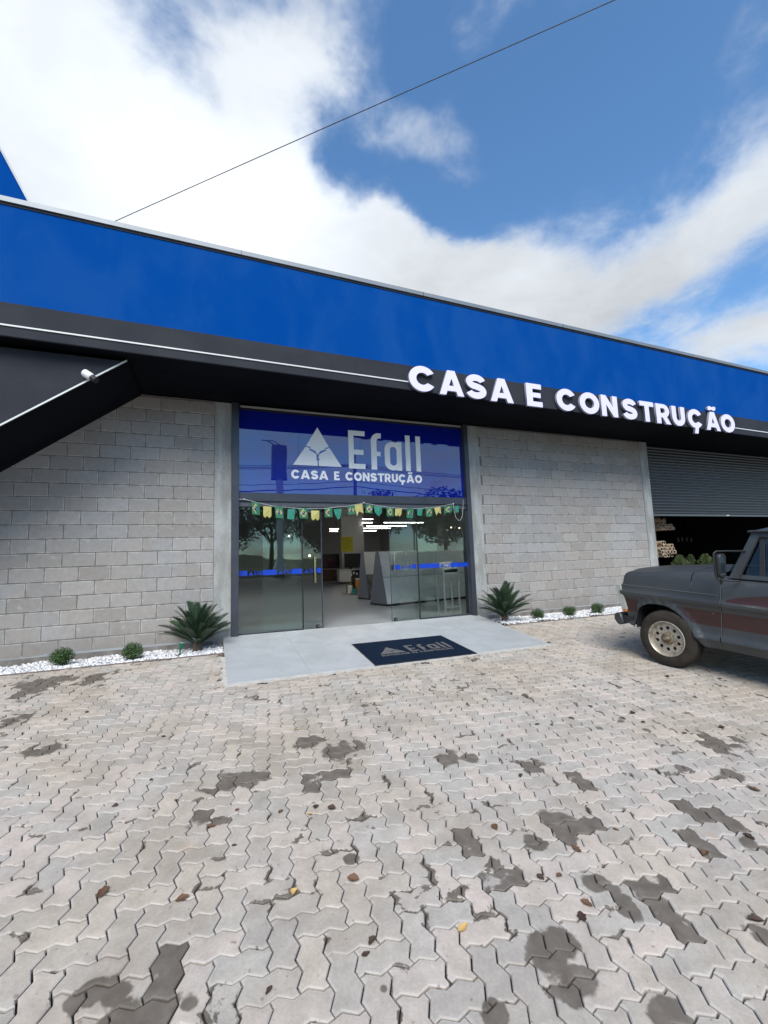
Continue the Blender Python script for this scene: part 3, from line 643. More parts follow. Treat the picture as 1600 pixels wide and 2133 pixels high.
# planting beds: soil, brown kerb, white pebbles
def bed(x0, x1, label):
    b = MB(); b.box(x0, x1, -.895, -.001, -.30, -.115); tag(b.build('planting_bed', 'soil'), kind='structure')
    b = MB(); z0, z1 = gz(x0, -.9), gz(x1, -.9)
    b.hexa([(x0, -.928, z0 - .2), (x1, -.928, z1 - .2), (x1, -.892, z1 - .2), (x0, -.892, z0 - .2), (x0, -.928, z0 + .004), (x1, -.928, z1 + .004), (x1, -.892, z1 + .004), (x0, -.892, z0 + .004)])
    tag(b.build('bed_edging', 'kerb_brown'), kind='structure')
    n = int((x1 - x0) * .87 * 2100); ico = bmesh.new(); bmesh.ops.create_icosphere(ico, subdivisions=1, radius=1); iv = np.array([v.co[:] for v in ico.verts]); fi = np.array([[v.index for v in f.verts] for f in ico.faces]); ico.free()
    xx = rng.uniform(x0, x1, n); yy = rng.uniform(-.885, -.01, n); sz = rng.uniform(.010, .026, n)
    zz = -.088 + (-.885 - yy) / -.885 * 0 + np.clip((-yy), 0, .9) * .052 + rng.uniform(-.026, .014, n) + .008 * np.sin(xx * 9) + .006 * np.sin(yy * 17 + xx * 5)
    sc = np.stack([sz * rng.uniform(.8, 1.5, n), sz * rng.uniform(.7, 1.2, n), sz * rng.uniform(.5, .9, n)], 1)
    an = rng.uniform(0, 2 * PI, n); tl = rng.uniform(-.5, .5, n)
    v = iv[None] * sc[:, None] * (1 + rng.uniform(-.22, .22, (n, len(iv), 1)))
    c_, s_ = np.cos(an)[:, None], np.sin(an)[:, None]; ct, st = np.cos(tl)[:, None], np.sin(tl)[:, None]
    X = v[..., 0] * ct + v[..., 2] * st; Z = -v[..., 0] * st + v[..., 2] * ct; Y = v[..., 1]
    v = np.stack([X * c_ - Y * s_ + xx[:, None], X * s_ + Y * c_ + yy[:, None], Z + zz[:, None]], -1).reshape(-1, 3)
    f = (fi[None] + (np.arange(n) * len(iv))[:, None, None]).reshape(-1, 3)
    o = np_mesh('white_pebbles', v, f, 'pebble', np.repeat(rng.uniform(0, 1, n) ** .6, len(iv))); tag(o, label, 'pebbles', kind='stuff')
def np_mesh(name, v, f, mt, tone=None, parent=None, loc=(0, 0, 0), ret_mesh=False):
    me = bpy.data.meshes.new(name); nv, nf, k = len(v), len(f), f.shape[1]
    me.vertices.add(nv); me.vertices.foreach_set('co', v.astype(np.float32).ravel()); me.loops.add(nf * k); me.loops.foreach_set('vertex_index', f.astype(np.int32).ravel())
    me.polygons.add(nf); me.polygons.foreach_set('loop_start', np.arange(0, nf * k, k, dtype=np.int32)); me.update(calc_edges=True)
    if tone is not None: a = me.attributes.new('tone', 'FLOAT', 'POINT'); a.data.foreach_set('value', tone.astype(np.float32))
    me.materials.append(MATS[mt])
    return me if ret_mesh else link(name, me, parent, loc)
bed(-6.0, .325, 'white pebbles covering the bed left of the entrance ramp')
bed(5.02, 10.1, 'white pebbles covering the bed right of the entrance ramp')

# ------------------------------------------------------------ block walls
def block_mesh(w, h=.188, d=.05):
    hx, hz = w / 2, h / 2; b = .004; i_ = .022
    V_ = []; E_ = []
    for (x, z, y, e) in ((hx, hz, d, 1), (hx, hz, .003, 1), (hx - b, hz - b, 0, .9), (hx - i_, hz - i_, -.0008, 0)):
        for sx, sz in ((-1, -1), (1, -1), (1, 1), (-1, 1)): V_.append((sx * x, y, sz * z)); E_.append(e)
    F_ = []
    for k in range(3):
        for i in range(4): F_.append((k * 4 + i, k * 4 + (i + 1) % 4, (k + 1) * 4 + (i + 1) % 4, (k + 1) * 4 + i))
    F_.append((12, 13, 14, 15)); me = bpy.data.meshes.new('block'); me.from_pydata(V_, [], F_)
    a = me.attributes.new('edge', 'FLOAT', 'POINT'); a.data.foreach_set('value', E_); me.materials.append(MATS['block']); return me
BM = {}
def blocks_wall(root, x0, x1, ref_even, cut=None, rows=range(0, 19)):
    for r in rows:
        ref = ref_even + (.2 if r % 2 else 0); k0 = math.floor((x0 - ref) / .4)
        x = ref + .4 * k0
        while x < x1 - .03:
            a, b = max(x, x0), min(x + .4, x1)
            if b - a > .05 and not (cut and cut(b, r * .2 + .2)):
                w = round(b - a - .011, 3)
                if w not in BM: BM[w] = block_mesh(w)
                o = link('block', BM[w], root, ((a + b) / 2, random.gauss(0, .0012), r * .2 + .1)); o.rotation_euler = (random.gauss(0, .004), random.gauss(0, .0025), random.gauss(0, .003))
            x += .4
lw = thing('block_wall', 'grey concrete block wall left of the glass entrance, under the sloping dark canopy side', 'wall', (-2, 0, -.2))
b = MB(); b.box(-6.4, .19, .005, .20, -.3, 3.83); b.build('mortar_core', 'mortar', lw)
b = MB(); b.box(-6.4, .19, -.004, .004, -.3, -.002); b.build('plinth', 'plinth', lw)
b = MB(); b.box(.19, .447, -.006, .20, -.3, 3.82); b.build('pilaster', 'concrete', lw)
b = MB(); b.box(-6.4, .19, -.001, .0045, 3.802, 3.83); b.build('top_course', 'mortar', lw)
blocks_wall(lw, -4.4, .187, -.2, lambda x, z: z > 3.82 + (x + .80) * .78 + .5)
rw = thing('block_wall', 'grey concrete block wall between the glass entrance and the rolling shutter', 'wall', (7.5, 0, -.2))
b = MB(); b.box(5.235, 9.87, .005, .20, -.3, 3.83); b.build('mortar_core', 'mortar', rw)
b = MB(); b.box(5.235, 9.87, -.004, .004, -.3, -.002); b.build('plinth', 'plinth', rw)
b = MB(); b.box(4.955, 5.235, -.006, .20, -.3, 3.82); b.build('pilaster', 'concrete', rw)
b = MB(); b.box(9.87, 10.13, -.006, .20, -.3, 3.82); b.build('pilaster', 'concrete', rw)
blocks_wall(rw, 5.24, 9.865, 5.485)

# ------------------------------------------------------------ store building: canopy, parapet, glass front, shutter, shop
st = thing('store_building', 'hardware store front with blue fascia, dark canopy and glass entrance', 'building', (3, 2, 0))
def FY(x): return -1.375 + .0095 * x
def FZ(x): return -.0065 * (x - 3)
TILT = math.atan(.0095)
def fband(x0, x1, z0, z1, dy0, dy1):
    b = MB(); p = []
    for z in (z0, z1):
        for (x, dy) in ((x0, dy0), (x1, dy0), (x1, dy1), (x0, dy1)): p.append((x, FY(x) + dy, z + FZ(x)))
    b.hexa(p); return b
XL, XR = -9, 22
fascia = fband(XL, XR, 3.84, 4.245, 0, .12).build('dark_band', 'dark_render', st)
fband(XL, XR, 4.245, 5.49, 0.0, .12).build('blue_band', 'blue_render', st)
fband(XL, XR, 5.46, 5.49, -.010, -.001).build('drip_groove', 'dark_render', st)
cop = None
xk = [-9, -5.6, -2.6, .52, 3.4, 6.4, 9.4, 12.4, 15.4, 22]
for i in range(len(xk) - 1):
    b = fband(xk[i] + .004, xk[i + 1] - .004, 5.492, 5.555, -.03, .20); b.build('coping', 'coping_metal', st)
    if i: fband(xk[i] - .012, xk[i] + .004, 5.492, 5.5555, -.0305, .20).build('coping_joint', 'graphite_rail', st)
fband(XL, 3.09, 3.957, 3.975, -.012, -.001).build('light_strip', 'strip_white', st)
fband(11.38, XR, 3.957, 3.975, -.012, -.001).build('light_strip', 'strip_white', st)
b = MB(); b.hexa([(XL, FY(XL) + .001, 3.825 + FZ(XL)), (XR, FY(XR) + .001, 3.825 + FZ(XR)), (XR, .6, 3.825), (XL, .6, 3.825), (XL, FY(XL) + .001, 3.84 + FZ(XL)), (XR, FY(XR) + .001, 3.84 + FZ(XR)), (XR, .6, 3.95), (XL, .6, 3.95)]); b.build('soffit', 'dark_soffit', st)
b = MB(); b.hexa([(XL, -1.2, 4.9), (XR, -1.1, 4.9), (XR, 27, 4.9), (XL, 27, 4.9), (XL, -1.2, 5.1), (XR, -1.1, 5.1), (XR, 27, 5.1), (XL, 27, 5.1)]); b.build('roof', 'shop_ceiling', st)
# sloping side of the canopy
sx, sz = -.875, 3.815; ex, ez = -6.0, -.12
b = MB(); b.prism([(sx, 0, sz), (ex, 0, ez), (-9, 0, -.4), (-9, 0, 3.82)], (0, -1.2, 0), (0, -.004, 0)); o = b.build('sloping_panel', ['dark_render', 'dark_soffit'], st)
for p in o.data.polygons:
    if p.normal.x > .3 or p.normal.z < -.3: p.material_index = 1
d = np.array([ex - sx, ez - sz]); d /= np.linalg.norm(d); nn = np.array([d[1], -d[0]]); nn = nn if nn[1] > 0 else -nn
b = MB(); q = [(sx, sz), (ex, ez), (ex + nn[0] * .018, ez + nn[1] * .018), (sx + nn[0] * .018, sz + nn[1] * .018)]
b.prism([(p[0], 0, p[1] + .004) for p in q], (0, -1.212, 0), (0, -1.201, 0)); b.build('light_strip', 'strip_white', st)
# raised blue parapet with slanted edge beyond the coping
b = MB(); a0 = ony(0, 312, -.6); a1 = ony(60, 424, -.6); dd = (a0 - a1) / (a0 - a1)[2]
top = a1 + dd * (9.0 - a1[2]); bot = a1 + dd * (5.0 - a1[2])
b.prism([(bot[0], 0, 5.0), (top[0], 0, 9.0), (-9, 0, 9.0), (-9, 0, 5.0)], (0, -.6, 0), (0, -.35, 0)); b.build('slanted_parapet', 'blue_render', st)
b = MB(); q = .03; b.prism([(bot[0], 0, 5.0), (top[0], 0, 9.0), (top[0] + q, 0, 9.0), (bot[0] + q, 0, 5.0)], (0, -.615, 0), (0, -.34, 0)); b.build('parapet_trim', 'coping_metal', st)
# raised letters
w_, tot = word('CASA E CONSTRUÇÃO', .13, .72)
LX = {0: 3.062, }
HT = .424; z0 = 3.812
# the photograph's left edges of the letters, read on the fascia plane
edges = [852, 916, 972, 1023, 1098, 1161, 1210, 1256, 1301, 1338, 1372, 1406, 1440, 1479, 1509]
for i, (ch, lp, x, w) in enumerate(w_):
    X = ony(edges[i], [800, 822, 815, 833, 820, 828, 838, 845, 852, 860, 862, 868, 880, 893, 882][i], -1.40)[0]
    nxt = (ony(edges[i + 1], 850, -1.40)[0] - X) if i + 1 < len(w_) and i not in (3, 4) else None
    xs = {'C': .475, 'Ç': .475, 'O': .50, 'A': .485, 'Ã': .485, 'S': .40, 'E': .35, 'N': .43, 'T': .40, 'R': .43, 'U': .40}[ch] / (w * HT)
    if nxt and w * HT * xs > nxt - .03: xs = (nxt - .03) / (w * HT)
    me = curve_mesh([[(p[0] * xs, p[1]) for p in l] for l in lp], 'letter', ['letter_face', 'letter_side'], .045, HT)
    o = link('letter', me, fascia, (X, FY(X) - .040, z0 + FZ(X)), (PI / 2, 0, TILT))
# steel jambs, beam, header
b = MB(); b.box(.449, .562, -.075, .20, .0, 3.82); b.build('jamb', 'graphite_steel', st, bevel=.004)
b = MB(); b.box(4.862, 4.953, -.06, .20, .0, 3.82); b.build('jamb', 'graphite_steel', st, bevel=.004)
b = MB(); b.box(.562, 4.862, -.02, .16, 2.185, 2.325); b.build('beam', 'graphite_steel', st, bevel=.004)
b = MB(); b.box(.562, 4.862, .012, .16, 2.10, 2.183); b.build('door_track', 'graphite_rail', st, bevel=.003)
b = MB(); b.box(.562, 4.862, .03, .20, 3.742, 3.83); b.build('head_rail', 'black_rubber', st)
b = MB(); b.box(.58, 4.84, -.012, .02, 3.775, 3.80); b.build('light_strip', 'strip_grey', st)
b = MB(); b.box(.562, 4.862, .056, .10, 2.33, 3.742); b.build('added_sign_backing', 'black_rubber', st)  # unseen panel added to keep shop lamps from shining between the panes
# blue glass transom in four panes
gp = [.564, ony(622, 950, .04)[0], ony(751.5, 950, .04)[0], ony(868, 950, .04)[0], 4.86]
for i in range(4):
    b = MB(); b.box(gp[i] + .0015, gp[i + 1] - .0015, .04, .05, 2.33, 3.742); b.build('sign_pane', 'sign_glass', st, ((gp[i] + gp[i + 1]) / 2, .045, 3.0))
def P2(cx, cy): q = ony(450 + cx / 2.909, 800 + cy / 2.909, .034); return q[0], q[2]
sg = MB(); sg.box(.60, .61, .0396, .0399, 2.4, 2.41)
logo = sg.build('store_logo', 'sign_glass', st)
def flat(loops, name, mt, parent, org, scale, y=.037, xs=1.0, depth=.003):
    me = curve_mesh(loops, name, mt, depth, scale, xs); return link(name, me, parent, (org[0], y, org[1]), (PI / 2, 0, 0))
tx0, tz0 = P2(467, 488); tx1, tz1 = P2(763, 505); ax, az = P2(612, 262); tw = tx1 - tx0; thh = az - tz0
def logo_loops():   # pyramid of three pieces parted by a forked crack, unit width 1 height 1
    top = [(.5, 1), (.735, .50), (.64, .475), (.66, .44), (.55, .385), (.51, .30), (.49, .30), (.45, .385), (.34, .44), (.36, .475), (.265, .50)]
    left = [(0, 0), (.252, .475), (.34, .445), (.315, .41), (.47, .30), (.475, .17), (.455, .15), (.49, .15), (.495, 0)]
    right = [(1, 0), (.748, .475), (.66, .445), (.685, .41), (.53, .30), (.515, .19), (.545, .17), (.515, .13), (.52, .0)]
    return [top, left, right]
for lp in logo_loops(): flat([[(p[0] * tw / thh, p[1]) for p in lp]], 'logo_piece', 'print_silver', logo, (tx0, tz0), thh)
ex0, ez0 = P2(806, 510); _, ezt = P2(803, 279); HE = ezt - ez0
for ch, cx in (('e', 806), ('f', 932), ('a', 1025), ('l', 1152), ('l', 1215)):
    lp, w = glyph(ch); x = P2(cx, 500)[0]; flat(lp, 'logo_letter', 'print_silver', logo, (x, ez0), HE, xs=1.12)
cx0, cz0 = P2(456, 572); cx1, _ = P2(1250, 600); _, czt = P2(456, 520); HC = (czt - cz0) * 1.06
w_, tot = word('CASA E CONSTRUÇÃO', .10, .62); xs = (cx1 - cx0) / (tot * HC)
for ch, lp, x, w in w_: flat(lp, 'logo_letter', 'print_bright', logo, (cx0 + x * HC * xs, cz0), HC, xs=xs)
# glass leaves
def efall_strip(parent, x0, x1, y, z0, z1, marks):
    h = (z1 - z0) * .80; zz = z0 + (z1 - z0) * .10; cuts = [x0] + [v for mx in marks for v in (mx - .02, min(mx + 3.35 * h, x1))] + [x1]
    for a_, b_ in zip(cuts[::2], cuts[1::2]):
        if b_ - a_ > .01: b = MB(); b.box(a_, b_, y - .003, y - .0015, z0, z1); s_ = b.build('blue_strip', 'strip_blue', parent)
    for mx in marks:
        lp = [[(p[0] * 1.1, p[1] * .9) for p in l] for l in logo_loops()]
        for l in lp: link('strip_print', curve_mesh([l], 'strip_print', 'strip_blue', .0008, h), s_, (mx, y - .0035, zz), (PI / 2, 0, 0)) if mx + 1.1 * h < x1 else None
        x = mx + 1.35 * h
        for ch in 'efall':
            l, w = glyph(ch)
            if x + w * h < x1: link('strip_print', curve_mesh(l, 'strip_print', 'strip_blue', .0008, h), s_, (x, y - .0035, zz), (PI / 2, 0, 0))
            x += (w + .16) * h
def leaf_(name, x0, x1, y, z0, z1, rail, strip, label):
    b = MB(); b.box(x0, x1, y, y + .008, z0, z1); g_ = b.build(name, 'clear_glass', st, ((x0 + x1) / 2, y, (z0 + z1) / 2)); g_['label'] = label
    if rail:
        b = MB(); b.box(x0, x1, y - .014, y + .022, z0 - .03, z0); b.build('bottom_rail', 'graphite_steel', g_)
    for xe in rail_sides(x0, x1, rail): b = MB(); b.box(xe - .009, xe + .009, y - .006, y + .014, z0 - .012, z1); b.build('edge_seal', 'black_rubber', g_)
    if strip: efall_strip(g_, strip[0], strip[1], y, .968, 1.053, strip[2])
    return g_
def rail_sides(x0, x1, rail): return {1: [x1], 2: [x0], 0: []}[rail or 0]
lf = leaf_('fixed_pane', .566, 1.60, .055, .055, 2.10, 1, (.566, 1.59, [.72, 1.19]), 'fixed glass pane by the left jamb')
rf = leaf_('fixed_pane', 3.775, 4.858, .055, .055, 2.10, 2, (3.79, 4.858, [4.25]), 'fixed glass pane by the right jamb')
ls = leaf_('sliding_leaf', .95, 1.955, .115, .03, 2.10, 0, (1.62, 1.93, [1.64]), 'sliding glass leaf pushed open to the left')
b = MB(); b.box(1.938, 1.956, .107, .131, .03, 2.10); b.build('edge_seal', 'graphite_steel', ls)
rs = leaf_('sliding_leaf', 3.235, 4.22, .115, .03, 2.10, 0, (3.28, 3.76, [3.45]), 'sliding glass leaf pushed open to the right')
b = MB(); b.box(3.232, 3.238, .112, .126, .03, 2.10); b.build('edge_seal', 'graphite_steel', rs)
def bar_handle(parent, x, mt, za=.80, zb=1.25):
    for k, dy in ((0, -.045), (1, .05)):
        b = MB(); xx = x + .035 * k
        b.tube([(xx, .115 + dy, za), (xx, .115 + dy, zb)], .013, 12); b.tube([(xx, .115 + dy, za + .06), (xx, .12, za + .06)], .008, 8); b.tube([(xx, .115 + dy, zb - .06), (xx, .12, zb - .06)], .008, 8)
        b.build('bar_handle', mt, parent, smooth=40)
bar_handle(ls, 1.815, 'brass'); bar_handle(rs, 3.30, 'chrome', .80, 1.26)
for par, x in ((ls, 1.86), (rs, 3.30)):
    b = MB(); b.box(x - .035, x + .04, .10, .112, .035, .095); q = b.build('floor_lock', 'trim_black', par, bevel=.008)
    b = MB(); b.tube([(x + .015, .0995, .065), (x + .015, .093, .065)], .011, 12); b.build('lock_button', 'chrome', par)
b = MB(); b.box(3.245, 3.29, .103, .112, .955, 1.055); b.build('centre_lock', 'trim_black', rs, bevel=.006)
# rolling shutter
shx0, shx1 = 10.13, 19.5
b = MB(); b.box(shx0, shx1, .24, .30, 2.02, 2.075); b.build('shutter_rail', 'shutter_bar', st, bevel=.006)
slat = MB(); pr_ = [(.004, 0), (-.016, .007), (-.028, .022), (-.030, .040), (-.022, .056), (-.004, .068), (.006, .070)]
for k in range(len(pr_) - 1): slat.add([(shx0, .27 + pr_[k][0], pr_[k][1]), (shx1, .27 + pr_[k][0], pr_[k][1]), (shx1, .27 + pr_[k + 1][0], pr_[k + 1][1]), (shx0, .27 + pr_[k + 1][0], pr_[k + 1][1])], [(0, 1, 2, 3)])
slat.add([(shx0, .271, 0), (shx1, .271, 0), (shx1, .271, .0765), (shx0, .271, .0765)], [(3, 2, 1, 0)])
sm = slat.mesh('slat', 'shutter_steel', smooth=50)
shut = MB(); shut.box(shx0, shx1, .275, .28, 2.076, 3.83); shut_o = shut.build('shutter', 'trim_black', st)
for k in range(23): link('slat', sm, shut_o, (0, 0, 2.078 + k * .0765))
b = MB(); p0 = ony(1516, 1073, .235); b.box(p0[0] - .06, p0[0] + .06, .228, .24, 2.038, 2.062); b.build('shutter_latch', 'plastic_white', st)
# shop shell and warehouse shell
def wallbox(name, mt, *a): b = MB(); b.box(*a); return b.build(name, mt, st)
wallbox('shop_floor', 'shop_floor', -6, 10.0, .0, 24, -.2, .028)
wallbox('threshold', 'ramp_tile', .45, 4.95, -.03, .06, -.05, .03)
wallbox('side_wall', 'shop_wall', -6.2, -6, .2, 24, -.2, 4.9)
wallbox('side_wall', 'shop_wall', 12.2, 12.4, 2.0, 24, -.2, 4.9)
wallbox('shop_floor', 'shop_floor', 10.0, 12.2, 2.0, 24, -.2, .028)
wallbox('back_wall', 'shop_wall', -6, 12.2, 24, 24.2, -.2, 4.9)
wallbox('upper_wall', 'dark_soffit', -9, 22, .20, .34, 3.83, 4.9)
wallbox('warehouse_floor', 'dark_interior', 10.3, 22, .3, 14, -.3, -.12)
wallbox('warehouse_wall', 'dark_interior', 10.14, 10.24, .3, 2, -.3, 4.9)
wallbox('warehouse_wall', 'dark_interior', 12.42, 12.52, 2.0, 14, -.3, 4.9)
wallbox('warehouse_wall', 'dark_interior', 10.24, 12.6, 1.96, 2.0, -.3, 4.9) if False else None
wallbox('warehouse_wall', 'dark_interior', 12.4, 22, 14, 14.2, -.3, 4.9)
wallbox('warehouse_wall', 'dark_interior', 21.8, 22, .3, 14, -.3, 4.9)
wallbox('front_wall', 'concrete', 19.5, 22, 0, .2, -.3, 3.83)
wallbox('pillar', 'pillar_white', 6.55, 7.80, 15.0, 15.5, .03, 4.9)
wallbox('pillar', 'shop_wall', 3.9, 4.6, 17.5, 18, .03, 4.9)
wallbox('pillar', 'shop_wall', 10.2, 10.7, 12, 12.5, .03, 4.9)
# building's flanks
wallbox('flank_wall', 'concrete', -9.2, -9, -1.3, 27, -.4, 5.2)
wallbox('flank_wall', 'concrete', 22, 22.2, -1.2, 27, -.4, 5.2)
wallbox('rear_wall', 'concrete', -9, 22, 27, 27.2, -.4, 5.2)
wallbox('front_wall', 'concrete', -9, -6.4, 0, .2, -.4, 3.83)

# ceiling lamps in the shop: each at its own place
for i, (xa, ya, xb, yb, k) in enumerate([(755, 1082, 777, 1082, 1), (800, 1089, 885, 1089, 1), (755, 1089, 776, 1089, 1), (764, 1096, 845, 1096, 1), (755, 1101, 812, 1101, 1), (755, 1106, 783, 1106, 1), (687, 1102, 706, 1102, 1), (687, 1107, 703, 1107, 1), (687, 1113, 702, 1113, 1),
                                       (672, 1053, 690, 1053, 1), (555, 1051, 575, 1051, 1), (620, 1051, 632, 1051, 1)]):
    A_, B_ = onz(xa, ya, 3.2), onz(xb, ya, 3.2); B_[1] = A_[1]; w = .018
    t = thing('tube_lamp', f'white tube lamp under the shop ceiling, ' + ['short one nearest the door', 'long one right of the pillar', 'short one beside the long one', 'long one in the second row', 'long one in the third row', 'short one in the fourth row', 'top one of three left of the pillar', 'middle one of three left of the pillar', 'lowest of three left of the pillar', 'above the open leaf', 'over the left fixed pane', 'over the left sliding leaf'][i], 'lamp', ((A_[0] + B_[0]) / 2, A_[1], 3.2), 'tube lamps in the shop')
    b = MB(); b.box(A_[0], B_[0], A_[1] - w, A_[1] + w, 3.2, 3.218); b.build('lamp_tube', 'tube_lamp', t)
    b = MB(); b.box(A_[0], B_[0], A_[1] - w, A_[1] + w, 3.22, 3.24); b.tube([(A_[0] + .05, A_[1], 3.24), (A_[0] + .05, A_[1], 4.9)], .0015, 5); b.tube([(B_[0] - .05, A_[1], 3.24), (B_[0] - .05, A_[1], 4.9)], .0015, 5); b.build('lamp_housing', 'shop_ceiling', t)
for i, (x, y) in enumerate([(940, 1099), (957, 1100), (645, 1158), (602, 1117)]):
    P = onz(x, y, 1.3) if y > 1150 else ony(x, y, 7)
    b = MB(); b.lathe([(.0, -.018), (.018, -.016), (.03, 0), (.012, .03), (0, .036)], (P[0], P[1], P[2]), 'Z', 12)
    o = b.build('spot_lamp', 'warm_lamp', None, tuple(P)); tag(o, ['warm spot lamp hanging behind the right pane, left one', 'warm spot lamp hanging behind the right pane, right one', 'low warm lamp glowing behind the left leaf', 'small warm lamp behind the left pane'][i], 'lamp', 'spot lamps in the shop')

# unseen tubes added to brighten the shop, further forward, hidden by the door head
for i, (x, y) in enumerate([(x, y) for y in (2.6, 5.2, 7.8) for x in (-3.5, -.5, 2.5, 5.5, 8.5)]):
    t = thing('tube_lamp', 'white tube lamp added unseen in the front part of the shop, ' + ['first', 'second', 'third'][i // 5] + ' row, ' + nth(i % 5), 'lamp', (x, y, 3.6), 'added front tube lamps of the shop')
    b = MB(); b.box(x - .9, x + .9, y - .02, y + .02, 3.6, 3.62); b.build('lamp_tube', 'added_front_tube', t)
    b = MB(); b.box(x - .9, x + .9, y - .02, y + .02, 3.622, 3.65); b.build('lamp_housing', 'shop_ceiling', t)
# tile display racks
def tile_rack(name, label, p, ang, L_, D_, H_, cols, rows_m, base=.05):
    t = thing(name, label, 'display rack', (p[0], p[1], .03), local=True, rot=(0, 0, ang), group='tile racks inside the shop')
    lean = D_ * .42
    b = MB(); b.prism([(0, 0, 0), (0, D_, 0), (0, lean + .12, H_), (0, lean, H_)], (0, 0, 0), (.03, 0, 0)); b.build('side_panel', 'rack_grey', t)
    b = MB(); b.prism([(0, 0, 0), (0, D_, 0), (0, lean + .12, H_), (0, lean, H_)], (L_ - .03, 0, 0), (L_, 0, 0)); b.build('side_panel', 'rack_grey', t)
    b = MB(); b.prism([(0, .012, .01), (0, D_ - .02, .01), (0, lean + .11, H_ - .01), (0, lean + .012, H_ - .01)], (.03, 0, 0), (L_ - .03, 0, 0)); b.build('core', 'rack_grey', t)
    b = MB(); b.box(0, L_, -.02, D_, 0, .04); b.build('base', 'trim_black', t)
    nr = len(rows_m); w = (L_ - .02) / cols
    for r in range(nr):
        z0, z1 = .05 + (H_ - .06) * r / nr, .05 + (H_ - .06) * (r + 1) / nr - .012
        for c in range(cols):
            x0, x1 = .01 + w * c + .004, .01 + w * (c + 1) - .004; f = lambda z: lean * z / H_
            m_ = MB(); m_.hexa([(x0, f(z0) - .012, z0), (x1, f(z0) - .012, z0), (x1, f(z0) + .004, z0), (x0, f(z0) + .004, z0), (x0, f(z1) - .012, z1), (x1, f(z1) - .012, z1), (x1, f(z1) + .004, z1), (x0, f(z1) + .004, z1)])
            m_.build('tile', rows_m[r], t)
tile_rack('tile_rack', 'long leaning rack of pale marble tiles behind the right glass leaf', (4.14, 2.62), math.radians(12), 3.3, .80, 1.36, 4, ['marble_tile', 'marble_tile'])
tile_rack('tile_rack', 'short rack with a white tile above a brown tile, left of the long rack', (4.36, 4.60), math.radians(12), .62, .62, 1.40, 1, ['brown_tile', 'laminate_white'])

# TV, console, poster, paint display, stand
A_ = onz(696, 1212, .03)
t = thing('tv_console', 'low white TV console standing before the pillar in the shop', 'console', (6.5, 14.2, .03))
b = MB(); b.box(6.12, 6.75, 14.0, 14.5, .14, .68); b.build('cabinet_door', 'laminate_white', t)
b = MB(); b.box(6.12, 7.9, 13.98, 14.52, .70, .75); b.build('top', 'laminate_white', t)
b = MB(); b.box(6.76, 7.9, 14.3, 14.5, .14, .69); b.build('open_bay', 'trim_black', t)
for x in (6.2, 7.8): b = MB(); b.box(x, x + .05, 14.1, 14.15, .03, .14); b.build('leg', 'trim_black', t)
t = thing('television', 'large black television standing on the white console', 'television', (7.1, 14.2, .75))
b = MB(); b.box(6.46, 7.62, 14.2, 14.25, .83, 1.55); b.build('screen', 'tv_black', t, bevel=.01)
b = MB(); b.box(6.75, 6.80, 14.1, 14.35, .752, .83); b.box(7.28, 7.33, 14.1, 14.35, .752, .83); b.build('foot', 'trim_black', t)
P = ony(690, 1170, 16); t = thing('television', 'television showing a dim pink picture, left of the black one', 'television', (P[0], 16, .8))
b = MB(); b.box(P[0] - .48, P[0] + .55, 16, 16.05, .80, 1.58); b.build('screen', 'tv_black', t)
b = MB(); b.box(P[0] - .40, P[0] + .3, 15.99, 15.998, .88, 1.4); b.build('picture', 'tv_picture', t)
t = thing('sideboard', 'low dark sideboard under the dim television', 'sideboard', (P[0], 16.2, .03))
b = MB(); b.box(P[0] - .9, P[0] + .7, 15.95, 16.4, .10, .70); b.build('carcass', 'wood_dark', t)
b = MB(); b.box(P[0] - .92, P[0] + .72, 15.93, 16.42, .702, .74); b.build('top', 'wood_dark', t)
b = MB()
for x in (-.85, .6): b.box(P[0] + x, P[0] + x + .05, 16.0, 16.05, .03, .10)
b.build('feet', 'trim_black', t)
a0, a1 = ony(710.5, 1118, 14.98), ony(736, 1149, 14.98)
t = thing('poster', 'yellow handwritten poster on the white pillar above the television', 'poster', (a0[0], 14.99, 2))
b = MB(); b.box(a0[0], a1[0], 14.985, 14.995, a1[2], a0[2]); b.build('sheet', 'poster_yellow', t)
for k, (wa, wb) in enumerate([(0.02, .75), (.0, .9), (.05, .95), (.02, .7), (.03, .85), (.05, .6)]):
    z = a0[2] - .07 - k * .105; b = MB(); Wd = a1[0] - a0[0]; x = a0[0] + .03 + wa * Wd; xe = a0[0] + wb * Wd
    while x < xe: l_ = random.uniform(.03, .09); b.box(x, min(x + l_, xe), 14.981, 14.984, z - .018, z + .012); x += l_ + .025
    tag(b.build('writing_line', 'poster_ink', t), kind='stuff')
bd = (4.33, 6.6)
t = thing('display_board', 'pale plywood board on the shop floor carrying paint and bottles', 'board', (4.7, 7.0, .03)); 
b = MB(); b.prism([(4.36, 7.35, 0), (4.80, 6.45, 0), (5.6, 6.75, 0), (5.35, 7.7, 0)], (0, 0, .034), (0, 0, .07)); b.build('board_top', 'plywood', t)
def can(x, y, r, h, mt, lid, label, cat='paint can', z=.072):
    t = thing('paint_can', label, cat, (x, y, z), group='paint tins on the board')
    b = MB(); b.lathe([(0, 0), (r, 0), (r, h), (0, h)], (x, y, z), 'Z', 20); b.build('can_body', mt, t, smooth=40)
    b = MB(); b.lathe([(0, h + .001), (r * 1.04, h + .001), (r * 1.04, h + .025), (0, h + .025)], (x, y, z), 'Z', 20); b.build('lid', lid, t, smooth=40)
can(4.62, 6.75, .085, .17, 'can_teal', 'trim_black', 'teal paint tin at the front of the board')
can(4.52, 6.95, .08, .24, 'plastic_white', 'plastic_white', 'white tub behind the teal tin')
can(4.95, 6.85, .10, .22, 'can_yellow', 'trim_black', 'yellow tin right of the teal one')
